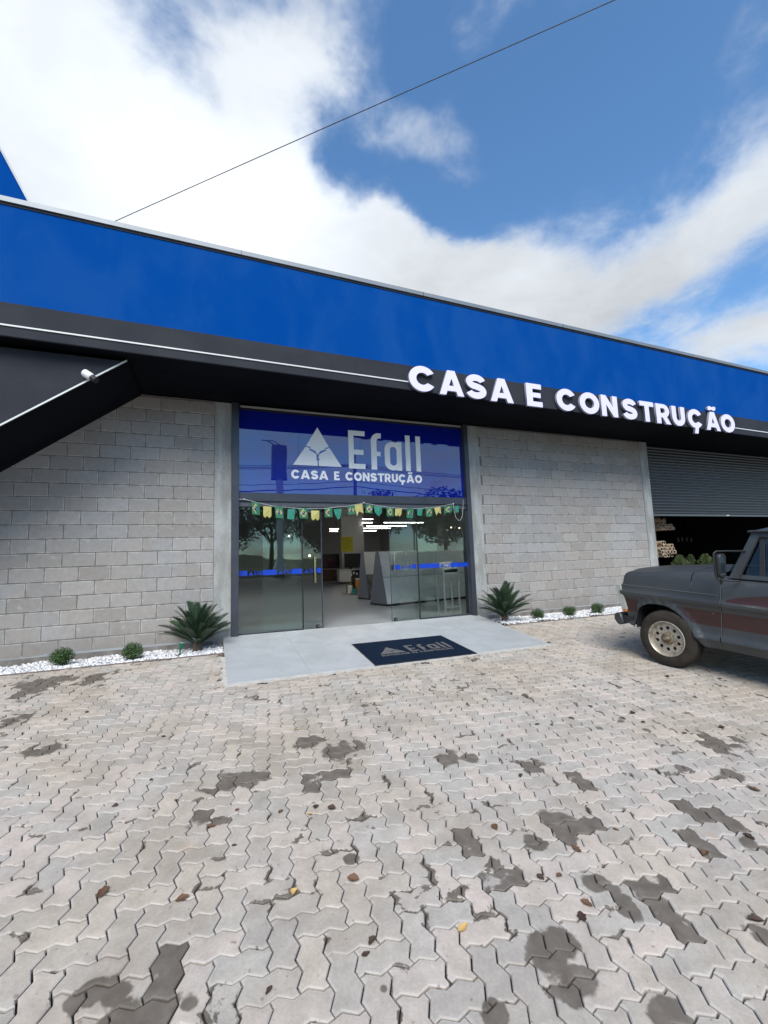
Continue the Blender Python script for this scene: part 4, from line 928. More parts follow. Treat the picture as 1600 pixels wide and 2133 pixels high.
can(4.90, 7.15, .12, .45, 'can_orange', 'plastic_white', 'tall orange tub with white lid')
can(5.15, 7.1, .11, .38, 'can_orange', 'trim_black', 'orange tub by the tile rack')
can(5.22, 7.45, .13, .80, 'can_yellow', 'can_yellow', 'tallest yellow drum at the back of the board')
def bottle(x, y, h, mt, label, z=.072):
    t = thing('bottle', label, 'bottle', (x, y, z), group='bottles on the board')
    b = MB(); b.lathe([(0, 0), (.045, 0), (.045, h * .65), (.018, h * .8), (.018, h * .9), (0, h * .9)], (x, y, z), 'Z', 14); b.build('bottle_body', mt, t, smooth=40)
    b = MB(); b.lathe([(0, h * .902), (.022, h * .902), (.022, h), (0, h)], (x, y, z), 'Z', 12); b.build('cap', 'plastic_white', t)
for i, (x, y, h, mt, lb) in enumerate([(4.62, 7.2, .45, 'bottle_olive', 'short olive bottle behind the white tub'), (4.70, 7.35, .62, 'bottle_dark', 'dark bottle with white cap, leftmost of the tall ones'), (4.82, 7.45, .70, 'bottle_dark', 'tallest dark bottle in the middle of the board'), (4.95, 7.5, .66, 'bottle_dark', 'dark bottle beside the orange tub'), (4.56, 7.4, .40, 'bottle_olive', 'small olive bottle at the back corner')]): bottle(x, y, h, mt, lb)
# leaflet stand behind the right pane
t = thing('leaflet_stand', 'white steel frame stand with a sloping tray behind the right pane', 'stand', (4.85, .7, .03))
x0, x1, y0 = 4.53, 4.87, .45
def stx(x): return x
b = MB()
for x in (x0, x1): b.box(x - .012, x + .012, y0 - .012, y0 + .012, .03, .90)
for x in (x0, x1): b.box(x - .012, x + .012, y0 + .28, y0 + .304, .03, .98)
b.build('upright', 'laminate_white', t)
b = MB()
for z in (.16, .84): b.box(x0 + .012, x1 - .012, y0 - .01, y0 + .01, z - .015, z + .015)
b.build('cross_bar', 'laminate_white', t)
b = MB(); b.hexa([(x0 - .03, y0 - .05, .90), (x1 + .03, y0 - .05, .94), (x1 + .03, y0 + .33, 1.06), (x0 - .03, y0 + .33, 1.02), (x0 - .03, y0 - .05, .925), (x1 + .03, y0 - .05, .965), (x1 + .03, y0 + .33, 1.085), (x0 - .03, y0 + .33, 1.045)]); b.build('tray', 'laminate_white', t)
b = MB(); b.box(x0 + .02, x1 - .02, y0 - .01, y0 + .012, .855, .92); b.build('tray_front', 'trim_black', t)

# ------------------------------------------------------------ bunting
t = thing('bunting', 'string of small green and yellow flags hung across the glass entrance', 'bunting', (2.7, -.04, 2.1))
def cp(x, y): q = ony(720 + x * .1625, 1030 + y * .1625, -.04); return Vector(q)
def cl(x, y): q = ony(480 + x * .1625, 1030 + y * .1625, -.04); return Vector(q)
pts = [cl(110, 62), cl(175, 60), cl(330, 100), cl(560, 150), cl(900, 180), cl(1200, 180), cl(1450, 150), cp(0, 155), cp(100, 135), cp(232, 108), cp(400, 140), cp(560, 165), cp(750, 182), cp(930, 182), cp(1100, 168), cp(1250, 145), cp(1380, 120)]
b = MB(); b.tube(pts, .0035, 6); b.tube([cp(1380, 120), cp(1392, 200), cp(1410, 285), cp(1440, 330), cp(1470, 330), cp(1495, 285), cp(1505, 180), cp(1508, 70)], .0035, 6); b.build('cord', 'cord_white', t)
b = MB()
for q in (pts[1], cp(232, 104), cp(1380, 116)): b.lathe([(.0, -.008), (.010, -.006), (.010, .006), (0, .008)], tuple(q), 'Y', 10)
b.build('hook', 'plastic_white', t)
flags = [('B', cl(270, 98), cl(372, 108), 140), ('Y', cl(420, 150), cl(525, 158), 135), ('B', cl(565, 150), cl(665, 158), 138), ('T', cl(735, 185), cl(830, 190), 125), ('B', cl(875, 172), cl(982, 176), 125), ('Y', cl(1035, 205), cl(1140, 208), 120),
         ('B', cl(1205, 172), cl(1305, 172), 115), ('F', cl(1320, 190), cl(1420, 182), 135), ('B', cl(1500, 150), cl(1590, 142), 108), ('S', cp(105, 140), cp(210, 118), 130), ('B', cp(262, 125), cp(350, 138), 110), ('P', cp(365, 150), cp(462, 152), 132),
         ('B', cp(525, 165), cp(613, 168), 115), ('Y', cp(635, 182), cp(720, 184), 100), ('B', cp(785, 180), cp(870, 182), 125), ('T', cp(920, 182), cp(985, 184), 95), ('B', cp(1030, 178), cp(1112, 170), 115), ('S', cp(1135, 172), cp(1215, 160), 98), ('B', cp(1265, 155), cp(1370, 138), 95), ('T', cp(1400, 150), cp(1450, 142), 95)]
for k, (ty, A_, B_, hh) in enumerate(flags):
    h = hh * .1625 / FPX * 7.9; Uv = (B_ - A_); Wd = Uv.length; Uv.normalize(); D_ = Vector((0, 0, -1)) + Uv * random.uniform(-.12, .12); N_ = Vector((0, -1, 0)); bow = random.uniform(.004, .014)
    def pt(u, v, dz=0): return A_ + Uv * (u * Wd) + D_ * (v * h) + N_ * (dz + bow * math.sin(v * 3 + u * 2) + .006 * math.sin(u * 6 + k))
    b = MB(); outline = {'B': [(0, 0), (1, 0), (1, 1), (0, 1)], 'T': [(0, 0), (1, 0), (.95, 1), (.05, .95)], 'Y': [(0, 0), (1, 0), (1, .8), (.75, 1), (.5, .8), (.25, 1), (0, .85)], 'S': [(0, 0), (1, 0), (1.05, 1), (.55, .68), (.25, 1.1)], 'P': [(0, 0), (1, 0), (1, .6), (.5, 1), (0, .6)], 'F': [(0, 0), (1, 0), (1.05, .4), (.95, .85), (.7, 1), (.3, .6)]}[ty]
    n = len(outline); c_ = (sum(p[0] for p in outline) / n, .45); vs = [pt(*c_)] + [pt(*p) for p in outline]
    b.add(vs, [(0, i + 1, (i + 1) % n + 1) for i in range(n)])
    mts = ['flag_green' if ty == 'B' else ('flag_yellow' if ty in 'YS' else 'flag_teal')]
    if ty == 'B':
        b.mi = 1; b.add([pt(.5, .08, .003), pt(.92, .5, .003), pt(.5, .92, .003), pt(.08, .5, .003)], [(0, 1, 2, 3)])
        b.mi = 2; cc = [pt(.5 + .2 * math.cos(a * PI / 6), .5 + .17 * math.sin(a * PI / 6), .006) for a in range(12)]; b.add(cc, [tuple(range(12))])
        b.mi = 3; b.add([pt(.32, .42, .008), pt(.5, .44, .008), pt(.68, .56, .008), pt(.67, .60, .008), pt(.5, .48, .008), pt(.33, .46, .008)], [(0, 1, 4, 5), (1, 2, 3, 4)])
        mts += ['flag_yellow', 'flag_blue', 'cord_white']
    b.build('flag', mts, t)

# ------------------------------------------------------------ doormat
mz = lambda x, y: gz(x, y) + .0115
mc = [ong(780, 1388), ong(987, 1363), ong(921, 1326), ong(738, 1344)]
C0, C1, C2, C3 = [np.array(c) for c in mc]
eu = ((C1 - C0) + (C2 - C3)) / 2; evv = np.array([-eu[1], eu[0], 0]); evv = evv / np.linalg.norm(evv) * (np.linalg.norm(C3 - C0) + np.linalg.norm(C2 - C1)) / 2
cm = (C0 + C1 + C2 + C3) / 4
ang = math.atan2(eu[1], eu[0]); Lm, Wm = float(np.linalg.norm(eu[:2])), float(np.linalg.norm(evv[:2]))
mt_ = thing('doormat', 'dark blue doormat with grey firm logo lying on the pale entrance ramp', 'doormat', (cm[0], cm[1], gz(cm[0], cm[1]) + .012), local=True)
mt_.rotation_euler = (Matrix.Rotation(0, 3, 'Z').to_4x4() @ gq.to_matrix().to_4x4() @ Matrix.Rotation(ang, 4, 'Z')).to_euler()
b = MB(); b.box(-Lm / 2, Lm / 2, -Wm / 2, Wm / 2, 0, .010); b.build('pile', 'mat_pile', mt_, bevel=.003)
b = MB(); b.box(-Lm / 2 - .018, Lm / 2 + .018, -Wm / 2 - .018, Wm / 2 + .018, -.002, .004); b.build('rubber_edge', 'black_rubber', mt_, bevel=.002)
k = .30; 
for lp in logo_loops(): o = link('mat_logo', curve_mesh([[(p[0] * 1.25, p[1]) for p in lp]], 'mat_logo', 'mat_print', .002, k * 1.0), mt_, (-.52, -.14, .0115))
x = -.08
for ch in 'efall': lp, w = glyph(ch); link('mat_letter', curve_mesh(lp, 'mat_letter', 'mat_print', .002, k * .95, 1.15), mt_, (x, -.14, .0115)); x += (w * 1.15 + .16) * k * .95
w_, tot = word('MATERIAIS DE CONSTRUÇÃO', .2, .6); hh = .062; xs = 1.06 / (tot * hh)
for ch, lp, x, w in w_: link('mat_letter', curve_mesh(lp, 'mat_letter', 'mat_print', .002, hh, xs), mt_, (-.52 + x * hh * xs, -.235, .0115))

# ------------------------------------------------------------ security camera
P = ony(185, 783, -1.25); dirv = Vector((.55, -.25, -.42)).normalized()
t = thing('security_camera', 'white bullet security camera with black lens hood on the dark sloping panel', 'camera', (P[0], -1.2, P[2]))
a = Vector((P[0], -1.27, P[2]))
b = MB(); b.tube([a - dirv * .07, a - dirv * .06, a + dirv * .03, a + dirv * .055], [.035, .048, .050, .036], 16); b.build('camera_body', 'plastic_white', t, smooth=40)
b = MB(); b.tube([a + dirv * .05, a + dirv * .13], [.036, .040], 16); b.build('lens_hood', 'trim_black', t, smooth=40)
b = MB(); b.tube([a, (P[0], -1.20, P[2] + .01)], .016, 10); b.lathe([(0, 0), (.04, 0), (.04, .015), (0, .015)], (P[0], -1.216, P[2] + .01), 'Y', 16); b.build('wall_bracket', 'plastic_white', t, smooth=40)

# ------------------------------------------------------------ overhead cable
A_ = ony(237, 462, 3.0); r_ = ray(1280, 0); B_ = CAM + r_ * 7.0
dv_ = B_ - A_; pts = []
for i in range(41):
    s_ = -1.2 + 3.4 * i / 40; q = A_ + dv_ * s_; q[2] -= .10 * (.25 - (s_ - .5) ** 2) * -1 * .5; pts.append(tuple(q))
b = MB(); b.tube(pts, .008, 6); tag(b.build('overhead_cable', 'cable_black'), 'thin black cable crossing the sky above the blue fascia', 'cable')

# ------------------------------------------------------------ plants
def frond_mesh(seed, L_=.60):
    r = random.Random(seed); vs = []; fs = []; tn = []
    N_ = 30; pts = []
    rise = r.uniform(.9, 1.15)
    for i in range(N_ + 1):
        t_ = i / N_; x = L_ * t_; z = L_ * (.30 * t_ - .30 * t_ * t_ * rise); pts.append(Vector((x, 0, z)))
    def quad(a, b_, c, d_, t_): o = len(vs); vs.extend([a, b_, c, d_]); fs.append((o, o + 1, o + 2, o + 3)); tn.extend([t_] * 4)
    for i in range(N_): 
        w = .006 * (1 - i / N_) + .0015; a, c = pts[i], pts[i + 1]; quad(a + Vector((0, -w, 0)), c + Vector((0, -w, 0)), c + Vector((0, w, 0)), a + Vector((0, w, 0)), .8)
        quad(a + Vector((0, -w, 0)), a + Vector((0, 0, -w * 1.5)), c + Vector((0, 0, -w * 1.5)), c + Vector((0, -w, 0)), .6)
    for i in range(3, N_ + 1):
        t_ = i / N_; ll = .125 * math.sin(PI * min(1, .16 + .80 * t_)) ** .7 * (1 if t_ < .9 else (1.25 - t_) / .35) + .012
        for sg in (-1, 1):
            for h_ in (0, .5):
                if i + h_ > N_: continue
                p = pts[i] + (pts[min(i + 1, N_)] - pts[i]) * h_
                d_ = Vector((.62 + r.uniform(-.06, .06) + .35 * t_, sg * .78, .36 - .1 * t_ + r.uniform(-.05, .05))).normalized(); s_ = Vector((0, 0, 1)).cross(d_).normalized() * .0042
                tip = p + d_ * ll + Vector((0, 0, -.12 * ll)); mid = p + d_ * ll * .5; tt = r.random()
                o = len(vs); vs.extend([p - s_, p + s_, mid + s_, mid - s_, tip]); fs.append((o, o + 1, o + 2, o + 3)); fs.append((o + 3, o + 2, o + 4)); tn.extend([tt] * 5)
    me = bpy.data.meshes.new('frond'); me.from_pydata(vs, [], fs); a = me.attributes.new('tone', 'FLOAT', 'POINT'); a.data.foreach_set('value', tn); me.materials.append(MATS['cycad_leaf']); return me
FR = [frond_mesh(i) for i in range(4)]
def cycad(x, y, z, label, n, sc, seed):
    r = random.Random(seed); t = thing('cycad', label, 'plant', (x, y, z), 'sago palms by the entrance', local=True)
    b = MB(); prof = [(.0, -.05), (.055, -.03)]
    for i in range(7): prof += [(.070 - .002 * i, .0 + .022 * i), (.058 - .002 * i, .012 + .022 * i)]
    b.lathe(prof + [(0, .16)], (0, 0, 0), 'Z', 14); b.build('trunk', 'bark', t)
    for i in range(n):
        u_ = i / n; az = i * 2.39996 + r.uniform(-.2, .2); el = math.radians(80 - 66 * u_ ** .9 + r.uniform(-6, 6)); s_ = sc * r.uniform(.9, 1.08) * (1.0 if u_ < .75 else .92)
        o = link('frond', FR[r.randrange(4)], t, (.02 * math.cos(az), .02 * math.sin(az), .13 - .05 * u_)); o.rotation_euler = (Matrix.Rotation(az, 3, 'Z') @ Matrix.Rotation(-el, 3, 'Y') @ Matrix.Rotation(r.uniform(-.3, .3), 3, 'X')).to_euler(); o.scale = (s_, s_, s_)
cycad(-.02, -.40, -.06, 'large sago palm by the left concrete pilaster', 38, .95, 3)
cycad(5.16, -.62, -.05, 'sago palm in the pebbles right of the entrance ramp', 40, .95, 9)
def leafball(n, rad, leaf, seed, flat_=.85, up=0.3, clumps=14, mt='shrub_leaf', name='foliage'):
    g_ = np.random.default_rng(seed); cc = g_.normal(size=(clumps, 3)); cc /= np.linalg.norm(cc, axis=1)[:, None]; cc *= rad * .55; cc[:, 2] *= flat_
    ci = g_.integers(0, clumps, n); d_ = g_.normal(size=(n, 3)); d_ /= np.linalg.norm(d_, axis=1)[:, None]; rr = rad * .50 * g_.uniform(.3, 1, n) ** .5
    p = cc[ci] + d_ * rr[:, None]; nr = d_ + g_.normal(size=(n, 3)) * .5; nr[:, 2] += up; nr /= np.linalg.norm(nr, axis=1)[:, None]
    a = np.cross(nr, g_.normal(size=(n, 3))); a /= np.linalg.norm(a, axis=1)[:, None]; b_ = np.cross(nr, a); l_ = leaf * g_.uniform(.7, 1.4, n)[:, None]
    v = np.stack([p - a * l_, p - b_ * l_ * .45, p + a * l_, p + b_ * l_ * .45], 1).reshape(-1, 3); f = np.arange(n * 4).reshape(n, 4)
    tone = np.repeat(np.clip(g_.uniform(0, 1, n) * .6 + (ci % 5) / 5 * .4, 0, 1), 4)
    return np_mesh(name, v, f, mt, tone, ret_mesh=True)
SH = [leafball(3600, .17, .0105, s_, .9, .3, 34) for s_ in (1, 2, 3)]
def shrub(x, y, z, label, k, s_, group='small round shrubs in the pebbles'):
    t = thing('round_shrub', label, 'shrub', (x, y, z), group, local=True)
    o = link('foliage', SH[k % 3], t, (0, 0, .13 * s_), (0, 0, k * 1.3)); o.scale = (s_, s_, s_ * .9)
    b = MB(); 
    for j in range(6): a = j * 1.05; b.tube([(0, 0, -.04), (.03 * math.cos(a), .03 * math.sin(a), .05), (.09 * math.cos(a), .09 * math.sin(a), .15)], [.007, .005, .003], 5)
    b.build('stem', 'bark', t)
for i, (x, y, s_, lb) in enumerate([(-1.62, -.50, .90, 'round green shrub, leftmost, furthest from the ramp'), (-.80, -.60, .85, 'round green shrub just left of the large sago palm'), (5.84, -.70, .80, 'round green shrub beside the right sago palm'), (6.57, -.74, .82, 'round green shrub in the middle of the right bed'), (7.25, -.78, .84, 'round green shrub in front of the parked truck')]):
    shrub(x, y, -.055, lb, i, s_)
# green garden spotlight with cable
P = onz(375, 1366, -.055); t = thing('garden_spotlight', 'small green garden spotlight on a spike in the left pebbles', 'spotlight', tuple(P))
p0 = Vector(P); b = MB(); b.tube([p0 + Vector((0, 0, -.03)), p0 + Vector((.0, 0, .10))], [.006, .012], 8); b.build('spike', 'spot_green', t)
h0 = p0 + Vector((.01, 0, .12)); hd = Vector((.25, .1, .9)).normalized(); b = MB(); b.tube([h0 - hd * .03, h0 + hd * .01, h0 + hd * .05], [.018, .028, .034], 12); b.build('lamp_head', 'spot_green', t, smooth=40)
b = MB(); b.tube([h0 + hd * .0505, h0 + hd * .053], [.030, .030], 12); b.build('lens', 'lens', t)
b = MB(); b.tube([p0 + Vector((0, 0, .03)), p0 + Vector((-.06, -.06, .01)), p0 + Vector((-.16, -.13, .012)), p0 + Vector((-.20, -.20, .015))], .005, 6); b.build('cable', 'cable_black', t)

# plants and pipes seen through the warehouse opening
for i, (x, y, lb) in enumerate([(1418, 1180, 'bushy potted conifer in the warehouse doorway, left one'), (1441, 1180, 'thin potted conifer in the warehouse doorway, middle one'), (1472, 1180, 'bushy potted conifer in the warehouse doorway, beside the truck mirror')]):
    Q = ony(x, y, -.3 if i != 1 else .1); t = thing('potted_conifer', lb, 'potted plant', (Q[0], Q[1], -.10), 'potted conifers before the shutter')
    b = MB(); b.lathe([(0, 0), (.12, 0), (.16, .30), (.145, .30), (.14, .27), (0, .27)], (Q[0], Q[1], -.10), 'Z', 16); b.build('pot', 'trim_black', t, smooth=40)
    b = MB(); b.tube([(Q[0], Q[1], .15), (Q[0] + .02, Q[1], .80)], [.016, .008], 6); b.build('stem', 'bark', t)
    g_ = np.random.default_rng(40 + i); n = [1500, 500, 1500][i]; h_ = g_.uniform(0, 1, n); wv = [.30, .16, .30][i] * (1 - h_ ** 1.6) + .03; a = g_.uniform(0, 2 * PI, n); br_ = g_.integers(0, 9, n); a = a * .35 + br_ * .7 + h_ * 9
    rr = wv * g_.uniform(.2, 1, n); p = np.stack([rr * np.cos(a), rr * np.sin(a), (.30 + h_ * .70 + rr * .3)], 1); d_ = np.stack([np.cos(a) * .6, np.sin(a) * .6, np.full(n, .8)], 1) + g_.normal(size=(n, 3)) * .35; d_ /= np.linalg.norm(d_, axis=1)[:, None]; s_ = np.cross(d_, g_.normal(size=(n, 3))); s_ /= np.linalg.norm(s_, axis=1)[:, None]
    v = np.stack([p - s_ * .004, p + s_ * .004, p + d_ * .05 + s_ * .003, p + d_ * .05 - s_ * .003], 1).reshape(-1, 3) + np.array([Q[0], Q[1], 0]); np_mesh('foliage', v, np.arange(n * 4).reshape(n, 4), 'pine_leaf', np.repeat(g_.uniform(0, 1, n), 4), t)
def pipes(cx, cy, y, rows_, label, r, px):
    c0 = ony(cx, cy, y); k = 0; pm = MB()
    pm.lathe([(r, 0), (r, 5.0)], (0, 0, 0), 'Y', 12); pm.lathe([(r, 0), (r * .74, 0)], (0, 0, 0), 'Y', 12); pm.mi = 1; pm.lathe([(r * .74, 0), (r * .70, .5), (0, .5)], (0, 0, 0), 'Y', 12); me = pm.mesh('pipe', ['tan_pipe', 'pipe_bore'], smooth=50)
    for j, (n0, n1) in enumerate(rows_):
        for i in range(n0, n1):
            x = c0[0] + (i + (j % 2) * .5) * r * 2.02 + random.uniform(-.004, .004); z = c0[2] + j * r * 1.75
            o = link('pipe', me, None, (x, y + random.uniform(-.12, .12), z)); tag(o, f"{label.split(' behind')[0]}, {['bottom', 'second', 'third', 'fourth', 'top'][min(j, 4)]} row, {nth(i - n0)}", 'pipe', label.replace('tan pipe end in', 'tan pipes in')); o.rotation_euler = (0, random.uniform(0, 6), random.uniform(-.01, .01))
pipes(1362, 1158, .75, [(0, 9), (0, 9), (0, 8), (0, 8), (0, 6)], 'tan pipe end in the lower stack behind the right pilaster', .049, 6)
pipes(1362, 1101, .75, [(0, 9), (0, 7), (1, 6), (1, 4), (2, 4)], 'tan pipe end in the upper stack behind the right pilaster', .042, 5)
t = thing('pipe_rack', 'dark steel rack carrying the stacked tan pipes', 'rack', (10.6, 1, -.12))
for k, (zc) in enumerate([float(ony(1362, 1158, .75)[2]) - .075, float(ony(1362, 1101, .75)[2]) - .07]):
    b = MB(); b.box(10.26, 11.6, 1.1, 1.2, zc - .05, zc + .02); b.box(10.26, 11.6, 1.8, 1.9, zc - .05, zc + .02) if False else None; b.build('rack_arm', 'rack_steel', t)
for x in (10.28, 11.6): b = MB(); b.box(x, x + .06, 1.1, 1.2, -.12, 2.6); b.build('rack_post', 'rack_steel', t)
for i, (x, y) in enumerate([(1413, 1124), (1421, 1123), (1431, 1123), (1440, 1124)]):
    Q = ony(x, y, 6); b = MB(); b.lathe([(0, -.10), (.03, -.10), (.03, .06), (.012, .09), (.012, .12), (0, .12)], tuple(Q), 'Z', 10); tag(b.build('hanging_tool', 'laminate_white', None, tuple(Q)), ['pale bottle in the dark warehouse, first of the row', 'pale bottle in the dark warehouse, second of the row', 'pale bottle in the dark warehouse, third of the row', 'pale bottle in the dark warehouse, last of the row'][i], 'bottle', 'pale bottles in the warehouse').name = 'bottle'
t = thing('warehouse_shelf', 'long dark shelf deep in the warehouse', 'shelf', (15, 6.2, -.12))
for z in (.6, 1.28, 2.0): b = MB(); b.box(12.7, 20, 6.0, 6.6, z - .03, z); b.build('shelf_board', 'rack_steel', t)
for x in (12.7, 16, 19.9): b = MB(); b.box(x, x + .08, 6.0, 6.08, -.12, 2.6); b.build('shelf_post', 'rack_steel', t)

# fallen leaves
LV = []
def leaf_mesh(seed, mt):
    r = random.Random(seed); n = 7; vs = []; fs = []; curl = r.uniform(.5, 1.3); wd = r.uniform(.18, .32); bend = r.uniform(-.5, .5)
    for i in range(n):
        t_ = i / (n - 1); w = wd * math.sin(PI * (t_ * .94 + .03)) ** .9 * (1 + r.uniform(-.25, .25)); yo = bend * (t_ - .5) ** 2
        for k, s_ in enumerate((-1, -.4, 0, .4, 1)): vs.append((t_ - .5, yo + s_ * w * (1 + r.uniform(-.15, .15)), .03 + curl * (s_ * s_) * w * .6 + .25 * (t_ - .5) ** 2 + r.uniform(-.01, .01)))
    for i in range(n - 1):
        for k in range(4): fs.append((i * 5 + k, i * 5 + k + 1, i * 5 + k + 6, i * 5 + k + 5))
    me = bpy.data.meshes.new('dead_leaf'); me.from_pydata(vs, [], fs); me.materials.append(MATS[mt])
    for p in me.polygons: p.use_smooth = True
    return me
LM = {m_: [leaf_mesh(i, m_) for i in range(4)] for m_ in ('dead_leaf_mat', 'dead_leaf_pale', 'dead_leaf_dark')}
leaves = [(215, 1862, .07, 0), (380, 1873, .06, 0), (613, 1860, .045, 1), (965, 1935, .06, 1), (1222, 1885, .055, 0), (1212, 1912, .06, 2), (1125, 1830, .04, 2), (495, 1688, .04, 0), (585, 1692, .04, 0), (658, 1682, .055, 2), (690, 1686, .055, 2), (440, 1723, .055, 0), (645, 1697, .035, 1),
          (790, 1515, .05, 0), (735, 1835, .06, 0), (762, 1990, .04, 2), (775, 1962, .045, 2), (1165, 1825, .04, 0), (1030, 1725, .05, 0), (1283, 1729, .035, 0), (1560, 1745, .06, 2), (1570, 1645, .07, 0), (1320, 1487, .07, 2), (1230, 1472, .05, 2), (1120, 1510, .05, 0), (1340, 1505, .05, 2), (1505, 1517, .06, 2),
          (1425, 1528, .05, 0), (1190, 1497, .05, 0), (1150, 1510, .04, 0), (240, 1680, .04, 2), (320, 1690, .03, 2), (1085, 1617, .05, 2), (1200, 1770, .06, 0), (1470, 1780, .05, 0), (560, 2065, .035, 2), (1390, 1410, .06, 2), (1500, 1415, .06, 2), (620, 1520, .03, 1), (905, 1535, .03, 2), (1575, 1920, .07, 2), (340, 1535, .04, 2), (180, 1485, .04, 2), (488, 1762, .03, 2), (315, 1625, .03, 2)]
for i, (x, y, s_, k) in enumerate(leaves):
    P = ong(x, y); m_ = ('dead_leaf_mat', 'dead_leaf_pale', 'dead_leaf_dark')[k]; o = link('dead_leaf', LM[m_][i % 4], None, (P[0], P[1], P[2] + .002)); o.scale = (s_, s_, s_); o.rotation_euler = (random.uniform(-.15, .15), random.uniform(-.15, .15), random.uniform(0, 6.28))
    zone = 'near' if y > 1640 else 'far'; mates = sorted(l for l in leaves if l[3] == k and (l[1] > 1640) == (y > 1640)); rank_ = mates.index((x, y, s_, k))
    tag(o, ['curled brown dead leaf', 'pale yellow dead leaf', 'dark shrivelled dead leaf'][k] + (' on the foreground pavers, ' if zone == 'near' else ' on the farther pavers, ') + nth(rank_) + ' of its colour', 'leaf', ['brown leaves on the pavers', 'yellow leaves on the pavers', 'dark leaves on the pavers'][k])

# ------------------------------------------------------------ pickup truck (local: x forward, y left, z up)
def truck():
    n = Vector((-GA, -GB, 1)).normalized(); O = Vector(ong(1405, 1393)); F = Vector(ray(267, 1096)); F = (F - n * F.dot(n)).normalized(); Lf = n.cross(F)
    R3 = Matrix((F, Lf, n)).transposed()
    t = thing('pickup_truck', 'old dark grey pickup truck with maroon side stripes parked nose to the wall', 'pickup truck', tuple(O), local=True, rot=R3.to_euler())
    WID = 1.93
    def prof(h):   # outward offset of the side at height h
        return float(np.interp(h, [.30, .345, .40, .435, .455, .50, .60, .74, .785, .825, .855, .875, .915, .94, 1.0, 1.06, 1.12, 1.16], [-.085, -.05, -.028, -.002, -.006, -.040, -.045, -.045, -.035, -.004, -.002, -.020, -.034, -.036, -.040, -.055, -.085, -.14]))
    arch = [(.46, .39), (.458, .50), (.445, .60), (.42, .66), (.37, .705), (.30, .735), (.20, .745), (.09, .738), (.03, .715), (-.03, .68), (-.09, .63), (-.15, .56), (-.20, .49), (-.24, .43), (-.28, .375), (-.318, .338)]
    ax = np.array([a[0] for a in arch])[::-1]; ah = np.array([a[1] for a in arch])[::-1]
    rarch = [(-2.36, .338), (-2.42, .50), (-2.52, .66), (-2.66, .735), (-2.82, .75), (-2.98, .735), (-3.12, .66), (-3.22, .50), (-3.28, .338)]
    rx = np.array([a[0] for a in rarch])[::-1]; rh = np.array([a[1] for a in rarch])[::-1]
    def hb(s):
        if -.318 <= s <= .46: return float(np.interp(s, ax, ah))
        if s > .46: return float(np.interp(s, [.46, .62, .72], [.41, .46, .52]))
        if -3.28 <= s <= -2.36: return float(np.interp(s, rx, rh))
        return .335
    adist = np.array(arch)
    def flare(s, h):
        d_ = np.min(np.hypot(adist[:, 0] - s, adist[:, 1] - h)) if s < .47 and s > -.45 else 1
        if h < hb(s) - .01: d_ = 0
        f = .030 * max(0, 1 - d_ / .075) ** .6
        if -3.5 < s < -2.1: d2 = np.min(np.hypot(rx - s, rh - h)); f = max(f, .022 * max(0, 1 - d2 / .08) ** .6)
        return f
    def sfront(h): return float(np.interp(h, [.38, .50, .60, .64, .80, .93, .945], [.50, .56, .60, .61, .65, .69, .70]))
    hrows = [.30, .325, .345, .37, .40, .42, .435, .455, .48, .50, .53, .56, .60, .64, .68, .71, .74, .765, .785, .805, .825, .84, .855, .875, .895, .915, .94]
    def side(scols, rows, mirror, top=.94):
        b = MB(); V_ = []
        for s in scols:
            for h in rows:
                hh = min(max(h, hb(s)), top); ss = min(s, sfront(hh)) if s > .45 else s; l = prof(hh) + flare(ss, hh)
                V_.append((ss, (l if not mirror else -WID - l), hh))
        m_ = len(rows); b.add(V_, [(i * m_ + j, (i + 1) * m_ + j, (i + 1) * m_ + j + 1, i * m_ + j + 1) for i in range(len(scols) - 1) for j in range(m_ - 1)])
        return b
    def clean(o):   # drop collapsed faces
        bm = bmesh.new(); bm.from_mesh(o.data); bmesh.ops.dissolve_degenerate(bm, dist=1e-4, edges=bm.edges); 
        for f in bm.faces: f.smooth = True
        for e in bm.edges:
            if len(e.link_faces) != 2 or e.calc_face_angle(0) > math.radians(38): e.smooth = False
        bm.to_mesh(o.data); bm.free(); return o
    S1 = list(np.arange(-.478, -.32, .03)) + list(np.arange(-.318, .47, .014)) + [.47, .49, .52, .55, .58, .61, .64, .67, .70]
    DS = -.486   # door seam
    for mir in (0, 1):
        clean(side(S1, hrows, mir).build('fender', 'truck_paint', t, smooth=38))
        d_rows = hrows + [.96, 1.0, 1.03, 1.06, 1.09, 1.12, 1.145, 1.16]
        dcols = list(np.linspace(DS - .006, -1.62, 30)); o = clean(side(dcols, d_rows, mir, 1.17).build('door', 'truck_paint', t, smooth=38)); 
        hy = .0 if not mir else -WID
        b = MB(); sg = 1 if not mir else -1; b.tube([(-1.50, hy - sg * .03, 1.03), (-1.47, hy + sg * .015, 1.035), (-1.40, hy + sg * .018, 1.035), (-1.36, hy - sg * .03, 1.03)], .010, 8); b.build('handle', 'chrome', o, smooth=40)
        bcols = list(np.linspace(-1.63, -2.3, 14)) + list(np.arange(-2.36, -3.29, -.03)) + list(np.linspace(-3.32, -4.25, 16))
        clean(side(bcols, d_rows, mir, 1.17).build('bed_side', 'truck_paint', t, smooth=38))
    # cowl piece between hood and door + hood
    hs_s = [.70, .695, .68, .66, .63, .58, .50, .35, .2, 0, -.18]; hs_h = [1.03, 1.058, 1.078, 1.090, 1.097, 1.098, 1.107, 1.122, 1.136, 1.152, 1.163]
